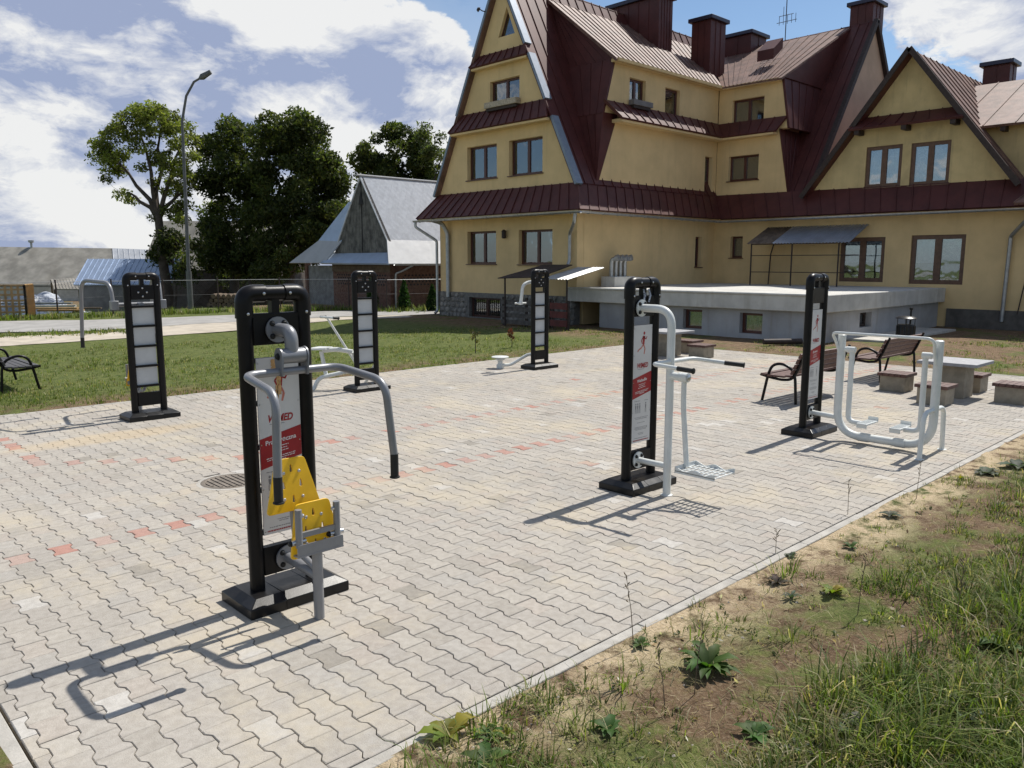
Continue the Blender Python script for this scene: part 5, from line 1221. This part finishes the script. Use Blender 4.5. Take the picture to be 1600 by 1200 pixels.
low = fill([(240, 375), (262, 350), (300, 345), (318, 385), (310, 435), (260, 440), (238, 415)], 12, .5, .95, 47.5, 1.2)
p = at_depth(270, 440, 47.5)
tree('elder_bush', 'dark leafy elder growing round the foot of the ash', (p.x, p.y, -1.2), low, .10, lime_c, .13, 460, at_depth(272, 420, 47.5), hollow=.3)
D = 50
m1 = fill([(312, 262), (330, 215), (352, 196), (392, 193), (402, 235), (405, 330), (395, 430), (330, 440), (305, 390), (322, 320)], 85, .5, 1.05, D+2, 2.)
p = at_depth(365, 440, D+2)
tree('lime_tree', 'dark rounded lime tree next to the taller one', (p.x, p.y, -1.2), m1, .32, lime_c, .14, 440, at_depth(365, 395, D+2))
m2 = fill([(398, 215), (420, 180), (440, 196), (464, 172), (482, 180), (500, 205), (515, 235), (538, 265), (546, 300), (540, 345), (505, 390), (470, 430), (400, 440), (395, 330)], 150, .5, 1.05, D, 2.6)
p = at_depth(455, 440, D)
tree('lime_tree', 'tallest dense dark lime tree beside the barn gable', (p.x, p.y, -1.2), m2, .42, lime_c, .14, 440, at_depth(455, 390, D))
m3 = fill([(552, 250), (575, 222), (600, 205), (625, 200), (650, 212), (672, 235), (685, 262), (680, 300), (560, 300)], 64, .5, 1.05, 62, 1.8)
p = at_depth(620, 430, 62)
tree('lime_tree', 'round topped lime tree rising behind the barn roof', (p.x, p.y, 0), m3, .35, [tuple(c*1.15 for c in q) for q in lime_c], .16, 460, at_depth(620, 330, 62))
m4 = fill([(655, 205), (672, 196), (692, 212), (690, 260), (665, 240)], 12, .5, .8, 60, .8)
p = at_depth(670, 430, 60)
tree('birch_tree', 'thin sparse birch with light leaves beside the house edge', (p.x, p.y, 0), m4, .12, [(.09, .12, .04), (.12, .14, .06)], .13, 300, at_depth(672, 300, 60), hollow=.2)
# thujas along the fence
for (px, lb_, hh) in ((582, 'small cone thuja nearest the rowing pylon by fence', 1.55), (632, 'small cone thuja alone in the middle of fence', 1.35), (676, 'small cone thuja closest to the house corner', 1.15)):
    p = gz(px, 486); p = Vector((p.x, p.y, 0)); t = thing('thuja', lb_, 'shrub', p, 'thujas planted along the fence')
    mb = MB(); mb.tube([p, p+UP*hh*.8], [.03, .012], 6); obj('trunk', mb, M_bark, t)
    cs, rs = [], []
    for k in range(16): z_ = hh*(.10+.86*k/15); cs.append((p.x, p.y, z_)); rs.append(.30*(1-(k/15))**.8*(1 if k > 1 else .8)+.05)
    tag(link('foliage', leaves_mesh('foliage', cs, rs, [int(900*r_*1.2)+60 for r_ in rs], .045, [(.025, .06, .014), (.04, .085, .02)], 1.0, .4), M_leaf, t), kind='stuff')
# saplings in the lawn
def sapling(label, px, py, h_, cols, r_):
    p = gz(px, py); t = thing('sapling', label, 'sapling', p, 'saplings planted in the lawn')
    mb = MB(); mb.tube([p, p+UP*h_], [.012, .006], 6); obj('stem', mb, M_bark, t)
    cs = [tuple(p+UP*h_*k+Vector((RN.gauss(0, .5), RN.gauss(0, .5), 0))*r_) for k in (.55, .7, .8, .9, 1.)]
    tag(link('foliage', leaves_mesh('foliage', cs, [r_*1.2]*5, [26]*5, .03, cols, .8, .1), M_leaf, t), kind='stuff')
sapling('red leaved sapling in the lawn beside the twister pylon', 800, 543, .42, [(.16, .035, .025), (.12, .04, .025)], .07)
sapling('thin bare brown sapling left of the twister pylon', 743, 552, .5, [(.09, .08, .03)], .07)

# ------------------------------------------------------------------ grass and weeds
M_grass = attr_mat('grass_blade', .6, trans=.42, spec=.3)
def blade_mesh(name, P0, H_, W_, lean, az, cols):
    """three-point blades: base pair, bent middle pair, tip; numpy, all at once"""
    n = len(P0); d = np.stack([np.cos(az), np.sin(az), np.zeros(n)], 1); s_ = np.stack([-np.sin(az), np.cos(az), np.zeros(n)], 1)
    up = np.array([0, 0, 1.])
    H_, W_, lean = H_[:, None], W_[:, None], lean[:, None]
    m_ = P0+up*H_*.55+d*H_*lean*.35; tp = P0+up*H_*(1-.35*lean)+d*H_*lean
    V_ = np.stack([P0-s_*W_, P0+s_*W_, m_+s_*W_*.8, m_-s_*W_*.8, tp+s_*W_*.12, tp-s_*W_*.12], 1).reshape(-1, 3)
    k = np.arange(n)[:, None]*6; idx = np.concatenate([k+np.array([[0, 1, 2, 3]]), k+np.array([[3, 2, 4, 5]])], 1).reshape(-1, 4)
    return np_mesh(name, V_, 4, idx, np.repeat(cols, 2, axis=0))
def nz(x, y, s_, o=0.): return noise.noise(Vector((x*s_, y*s_, o)))
green = np.array([(.10, .15, .026), (.135, .185, .034), (.07, .11, .02), (.18, .205, .05)])
dry = np.array([(.36, .30, .16), (.29, .24, .12), (.44, .39, .25), (.20, .18, .08)])
rng = np.random.default_rng(21)
def tufts(name, label, samples, kb, hmin, hmax, wid, spread, dryf, lean=(.15, .75)):
    """samples: list of (x, y, size factor)"""
    S_ = np.array(samples); n = len(S_); k = kb
    c = np.repeat(S_, k, axis=0); m_ = n*k
    a = rng.uniform(0, 2*np.pi, m_); r_ = np.abs(rng.normal(0, spread, m_))*c[:, 2]
    x, y = c[:, 0]+np.cos(a)*r_, c[:, 1]+np.sin(a)*r_
    keep = ~((x > PX0-.02) & (x < PX1) & (y > PY0-.05) & (y < PY1+.03))
    x, y, a, c = x[keep], y[keep], a[keep], c[keep]
    z = np.array([gh(p, q) for p, q in zip(x, y)])-.004
    h_ = rng.uniform(hmin, hmax, len(x))*c[:, 2]; w_ = rng.uniform(.6, 1.3, len(x))*wid
    pv = np.repeat(np.array([noise.noise(Vector((p*1.1, q*1.1, 17))) for p, q, _ in S_]), k)[keep]
    isdry = rng.random(len(x)) < dryf+.45*pv
    col = np.where(isdry[:, None], dry[rng.integers(0, 4, len(x))], green[rng.integers(0, 4, len(x))])*rng.uniform(.75, 1.3, (len(x), 1))*np.repeat(rng.uniform(.6, 1.35, n), k)[keep][:, None]
    me = blade_mesh(name, np.stack([x, y, z], 1), h_, w_, rng.uniform(*lean, len(x)), a+rng.normal(0, .5, len(x)), col)
    return tag(link(name, me, M_grass), label, 'grass', kind='stuff')
def polar(n, r0, r1, a0, a1):
    """points whose density falls off with distance from where one stands"""
    r_ = r0*(r1/r0)**rng.random(n); a = rad(a0)+rng.random(n)*rad(a1-a0)
    return r_*np.cos(a), r_*np.sin(a)
def bank_cover(x, y):
    d = PY0-.08-y                                    # distance from the kerb
    f = sm(.05, 1.0, d)*.85+.55*nz(x, y, .8, 2.)+.85*nz(x, y, 2.6, 5.)-.04
    f -= .75*math.exp(-(((x-3.4)/1.0)**2+((y-1.75)/.45)**2))      # the bare patch
    if x < 2.3: f += .35
    return f
# foreground bank: fine turf, long tufts
X_, Y_ = polar(60000, 1.7, 17, -28, 62)
pts = [(x, y, rng.uniform(.6, 1.2)) for x, y in zip(X_, Y_) if y < PY0-.09 and x > .3 and rng.random() < max(.03, min(1, 2.0*(bank_cover(x, y)-.22)))]
tufts('grass', 'short mixed green and straw grass over the bank beside the kerb', pts, 8, .02, .075, .0030, .045, .22, (.3, 1.2))
X_, Y_ = polar(7000, 1.7, 17, -28, 60)
pts = [(x, y, rng.uniform(.6, 1.5)) for x, y in zip(X_, Y_) if y < PY0-.14 and x > .3 and rng.random() < .5*max(0.02, bank_cover(x, y)-.05)]
tufts('grass', 'longer green tufts standing in the bank turf', pts, 18, .05, .14, .0034, .05, .22, (.3, 1.1))
X_, Y_ = polar(2600, 3.2, 13, -5, 24)
pts = [(x, y, rng.uniform(.8, 1.5)) for x, y in zip(X_, Y_) if y < 1.5+.5*nz(x, y, .8) and y > -.6 and rng.random() < .02+.8*max(0, nz(x, y, .7, 8.))+(.45 if x > 4.6 and y < 1.7-.05*x else 0)]
tufts('grass', 'tall lush grass clumps at the outer edge of the bank', pts, 18, .08, .22, .0038, .06, .15, (.3, 1.1))
# straw litter lying flat
X_, Y_ = polar(9000, 1.7, 14, -28, 62)
pts = [(x, y, 1.) for x, y in zip(X_, Y_) if y < PY0-.12 and x > .3]
tufts('straw', 'dry flat straw litter scattered over the bank soil', pts, 2, .03, .09, .0016, .05, 1., (.95, 1.6))
# lawn behind the plaza and by the house
X_, Y_ = polar(30000, 12.5, 27, 36, 100)
pts = [(x, y, rng.uniform(.6, 1.3)) for x, y in zip(X_, Y_) if y > PY1+.07 and y < 22.5-.1*x+nz(x, y, .5)*1.5 and x < 19.5 and not (x > 16.2 and nz(x, y, .4, 3) > 0) and rng.random() < .55+.9*nz(x, y, .6, 4.)+.3*nz(x, y, 2.5, 9)]
tufts('grass', 'worn lawn grass between the paving and the road', pts, 6, .03, .075, .0045, .06, .24)
X_, Y_ = polar(3000, 15, 30, 6, 30)
pts = [(x, y, rng.uniform(.6, 1.3)) for x, y in zip(X_, Y_) if x > PX1+.2 and x < 27 and nz(x, y, .45, 6.) > .05]
tufts('grass', 'patchy grass on bare soil between the paving and the house', pts, 6, .03, .09, .005, .08, .35)
# rank verge along the wire fence
pts = []
for (a, b_) in zip(fpts, fpts[1:]):
    L_ = math.hypot(b_[0]-a[0], b_[1]-a[1])
    for k in range(int(L_*26)): t_ = rng.random(); pts.append((a[0]+(b_[0]-a[0])*t_+rng.normal(0, .25), a[1]+(b_[1]-a[1])*t_-.3+rng.normal(0, .4), rng.uniform(.6, 1.6)))
tufts('grass', 'rank green verge grass at the foot of the wire fence', pts, 9, .10, .28, .012, .10, .10)
X_ = rng.uniform(-2, 13, 900); pts = []
for x in X_:
    y = 28.2-.28*x+rng.normal(0, .45)
    if x < 8.6: pts.append((x, y, rng.uniform(.5, 1.1)))
tufts('grass', 'thin grass strip between the asphalt road and the dirt track', pts, 9, .06, .16, .010, .12, .25)
# broad-leaved weeds, each plant by itself
def weed(label, x, y, n, L_, cols, up_=.5, wide=.26):
    z = gh(x, y); t = thing('weed', label, 'weed', (x, y, z), 'broad leaved weeds on the bank')
    for k in range(n):
        a = 2*math.pi*(k*.382+RN.uniform(-.05, .05)); l = L_*RN.uniform(.6, 1.1); e = up_*RN.uniform(.5, 1.3); d = Vector((math.cos(a), math.sin(a), 0)); s_ = Vector((-d.y, d.x, 0)); vs, fs = [], []; m_ = 7
        for i in range(m_+1):
            q = i/m_; c = Vector((x, y, z+.005))+d*l*q*(1-.12*q)+UP*(l*e*(q*1.1-q*q*.85)); wd = l*wide*math.sin(math.pi*min(1, .08+.92*q)**.8)*(1+.22*math.sin(i*2.6+k)); tw = UP*wd*.35
            vs += [c-s_*wd+tw, c, c+s_*wd+tw]
        for i in range(m_): fs += [(3*i, 3*i+1, 3*i+4, 3*i+3), (3*i+1, 3*i+2, 3*i+5, 3*i+4)]
        me = bpy.data.meshes.new('leaf'); me.from_pydata([tuple(v) for v in vs], [], fs); me.shade_smooth(); c0 = RN.choice(cols); tint(me, [tuple(v*RN.uniform(.85, 1.15) for v in c0)]*len(fs)); link('leaf', me, M_grass, t)
gl_ = [(.055, .11, .02), (.075, .135, .026), (.045, .09, .018)]
yl_ = [(.20, .22, .03), (.13, .17, .03), (.28, .25, .04)]
bl_ = [(.06, .085, .05), (.05, .075, .045), (.085, .10, .065)]
for (px, py, n, L_, cols, u_, w_, lb_) in [
    (1105, 1040, 26, .20, gl_, .95, .13, 'big lush green dock rosette on the bare soil patch'),
    (700, 1140, 7, .16, yl_, .8, .24, 'yellow green leafy weed leaning on the kerb stone'),
    (1300, 925, 11, .12, yl_, 1.1, .22, 'yellowing upright weed between soil and sand'),
    (1235, 862, 9, .07, bl_, .6, .2, 'dusty dark weed at the sand strip'),
    (1215, 905, 10, .10, [(.05, .04, .025), (.07, .055, .035)], .8, .2, 'withered brown weed on the sand strip'),
    (1330, 850, 8, .09, gl_, .9, .2, 'small green weed on the sandy strip edge'),
    (1000, 1000, 9, .09, gl_, .9, .16, 'small green weed under the tall dry stalk'),
    (1590, 725, 9, .22, bl_, .5, .26, 'large grey green burdock rosette far along the bank'),
    (1540, 735, 9, .20, bl_, .4, .28, 'flat grey green burdock beside the larger rosette'),
    (1420, 1080, 10, .13, gl_, .6, .24, 'green dandelion rosette amid long grass'),
    (1330, 1150, 10, .13, bl_, .6, .24, 'grey green thistle rosette low in the turf'),
    (1180, 1150, 9, .12, gl_, .7, .22, 'green plantain rosette in the short turf'),
    (1560, 1020, 11, .15, gl_, .7, .26, 'broad green weed under the tall grass clump'),
    (1500, 1130, 10, .14, bl_, .7, .25, 'dull green nettle clump in long grass'),
    (950, 1130, 9, .11, gl_, .6, .2, 'little green rosette in the straw'),
    (760, 1185, 9, .13, gl_, .6, .2, 'green rosette close to the kerb among grass'),
    (30, 1180, 7, .10, gl_, .7, .2, 'green weed outside the paving end kerb'),
    (1275, 790, 8, .07, gl_, .8, .2, 'tiny green weed next to kerb beyond sand'),
    (1390, 800, 9, .11, bl_, .6, .22, 'greyish weed on the sand beyond soil')]:
    p = gz(px, py, .03); weed(lb_, p.x, p.y, n, L_, cols, u_, w_)
# look-alike small rosettes sown through the turf
k_ = 0
while k_ < 60:
    x, y = polar(1, 2.3, 9, -14, 50); x, y = x[0], y[0]
    if y > PY0-.2 or x < 1.0 or bank_cover(x, y) < .1: continue
    kk = RN.randint(0, 3); weed(['small fresh green narrow leaved weed amid the bank turf', 'small bright green low rosette amid the bank turf', 'small grey green weed amid the bank turf', 'small yellowing weed amid the bank turf'][kk], x, y, RN.randint(6, 11), RN.uniform(.05, .12), [gl_, gl_, bl_, yl_][kk], RN.uniform(.6, 1.4) if kk != 1 else .35, RN.uniform(.10, .2)); k_ += 1
X_, Y_ = polar(700, 1.9, 10, -24, 60)
cs = [(x, y, gh(x, y)+.01) for x, y in zip(X_, Y_) if y < PY0-.1 and x > .4]
tag(link('dead_leaves', leaves_mesh('dead_leaves', cs, [.012]*len(cs), [1]*len(cs), .018, [(.42, .36, .27), (.30, .22, .13), (.55, .52, .46), (.20, .13, .08)], .3, .2), M_grass), 'dry pale leaf litter scattered over the bank', 'leaf litter', kind='stuff')
# small clover-like ground cover between the blades: uncountable
X_, Y_ = polar(16000, 1.7, 14, -28, 62)
cs = [(x, y, gh(x, y)+.012) for x, y in zip(X_, Y_) if y < PY0-.13 and x > .3 and rng.random() < .45*max(.02, bank_cover(x, y)) and nz(x, y, 1.3, 12.) > -.12]
tag(link('ground_cover', leaves_mesh('ground_cover', cs, [.035]*len(cs), [9]*len(cs), .013, [(.06, .085, .03), (.085, .11, .04), (.05, .07, .035), (.11, .12, .07)], .55, .2), M_grass), 'low clover and chickweed leaves creeping between the bank grass', 'ground cover', kind='stuff')
# tall dry stalks with seed heads
def stalk(label, px, py, h_, dx):
    p = gz(px, py, .02); x, y, z = p.x, p.y, gh(p.x, p.y); t = thing('dry_stalk', label, 'grass stalk', (x, y, z), 'tall dry seed stalks on the bank')
    m_ = mat('dry_stalk', (.16, .12, .075), .9, 0, .3, 20); e = Vector((x, y, z))+rt*dx+UP*h_
    mb = MB(); mb.tube([(x, y, z), Vector((x, y, z)).lerp(e, .5)+rt*dx*-.15, e], [.0028, .0022, .0012], 5); obj('stem', mb, m_, t)
    for k in range(7):
        q = .62+.06*k; c = Vector((x, y, z)).lerp(e, q); o_ = rt*RN.uniform(-.03, .03)+UP*RN.uniform(.01, .035)
        mb = MB(); mb.tube([c, c+o_*.6, c+o_], [.001, .004, .0015], 5); obj('seed_head', mb, m_, t)
for a in [('tall dry stalk standing against the paving beside the kerb', 990, 1003, .42, -.05), ('dry forked stalk on the sand strip beside the kerb', 1212, 860, .24, .0), ('thin stalk rising from the soil patch', 1085, 1080, .36, .03), ('leaning straw stalk in the foreground turf', 1040, 1110, .34, -.05), ('seed stalk at the far sand edge', 1432, 775, .35, .02), ('brown stalk in front of the tall grass', 1490, 1010, .45, .02), ('pale stalk just above the kerb end', 1325, 800, .36, -.01), ('stalk in the middle of the bank turf', 1340, 960, .38, .03)]: stalk(*a)
# pebbles and crumbs on the bank and along the paving edge
pm = MB(); k_ = 0
while k_ < 420:
    x, y = polar(1, 2.0, 11, -20, 60); x, y = x[0], y[0]
    if y > PY0-.11 or x < .4: continue
    r_ = RN.uniform(.004, .014); z = gh(x, y); c = Vector((x, y, z+r_*.2)); k_ += 1
    vs = [c+Vector((RN.uniform(.7, 1.2)*r_*a, RN.uniform(.7, 1.2)*r_*b_, RN.uniform(.5, .9)*r_*e_)) for a, b_, e_ in ((1, 0, 0), (-1, 0, 0), (0, 1, 0), (0, -1, 0), (0, 0, 1), (0, 0, -1))]
    pm.add(vs, [(0, 2, 4), (2, 1, 4), (1, 3, 4), (3, 0, 4), (2, 0, 5), (1, 2, 5), (3, 1, 5), (0, 3, 5)])
tag(obj('pebbles', pm, mat('pale_pebble', (.38, .34, .29), .9, 0, .3, 60), None, sharp=0), 'small pale pebbles scattered on the bank soil', 'pebbles', kind='stuff')
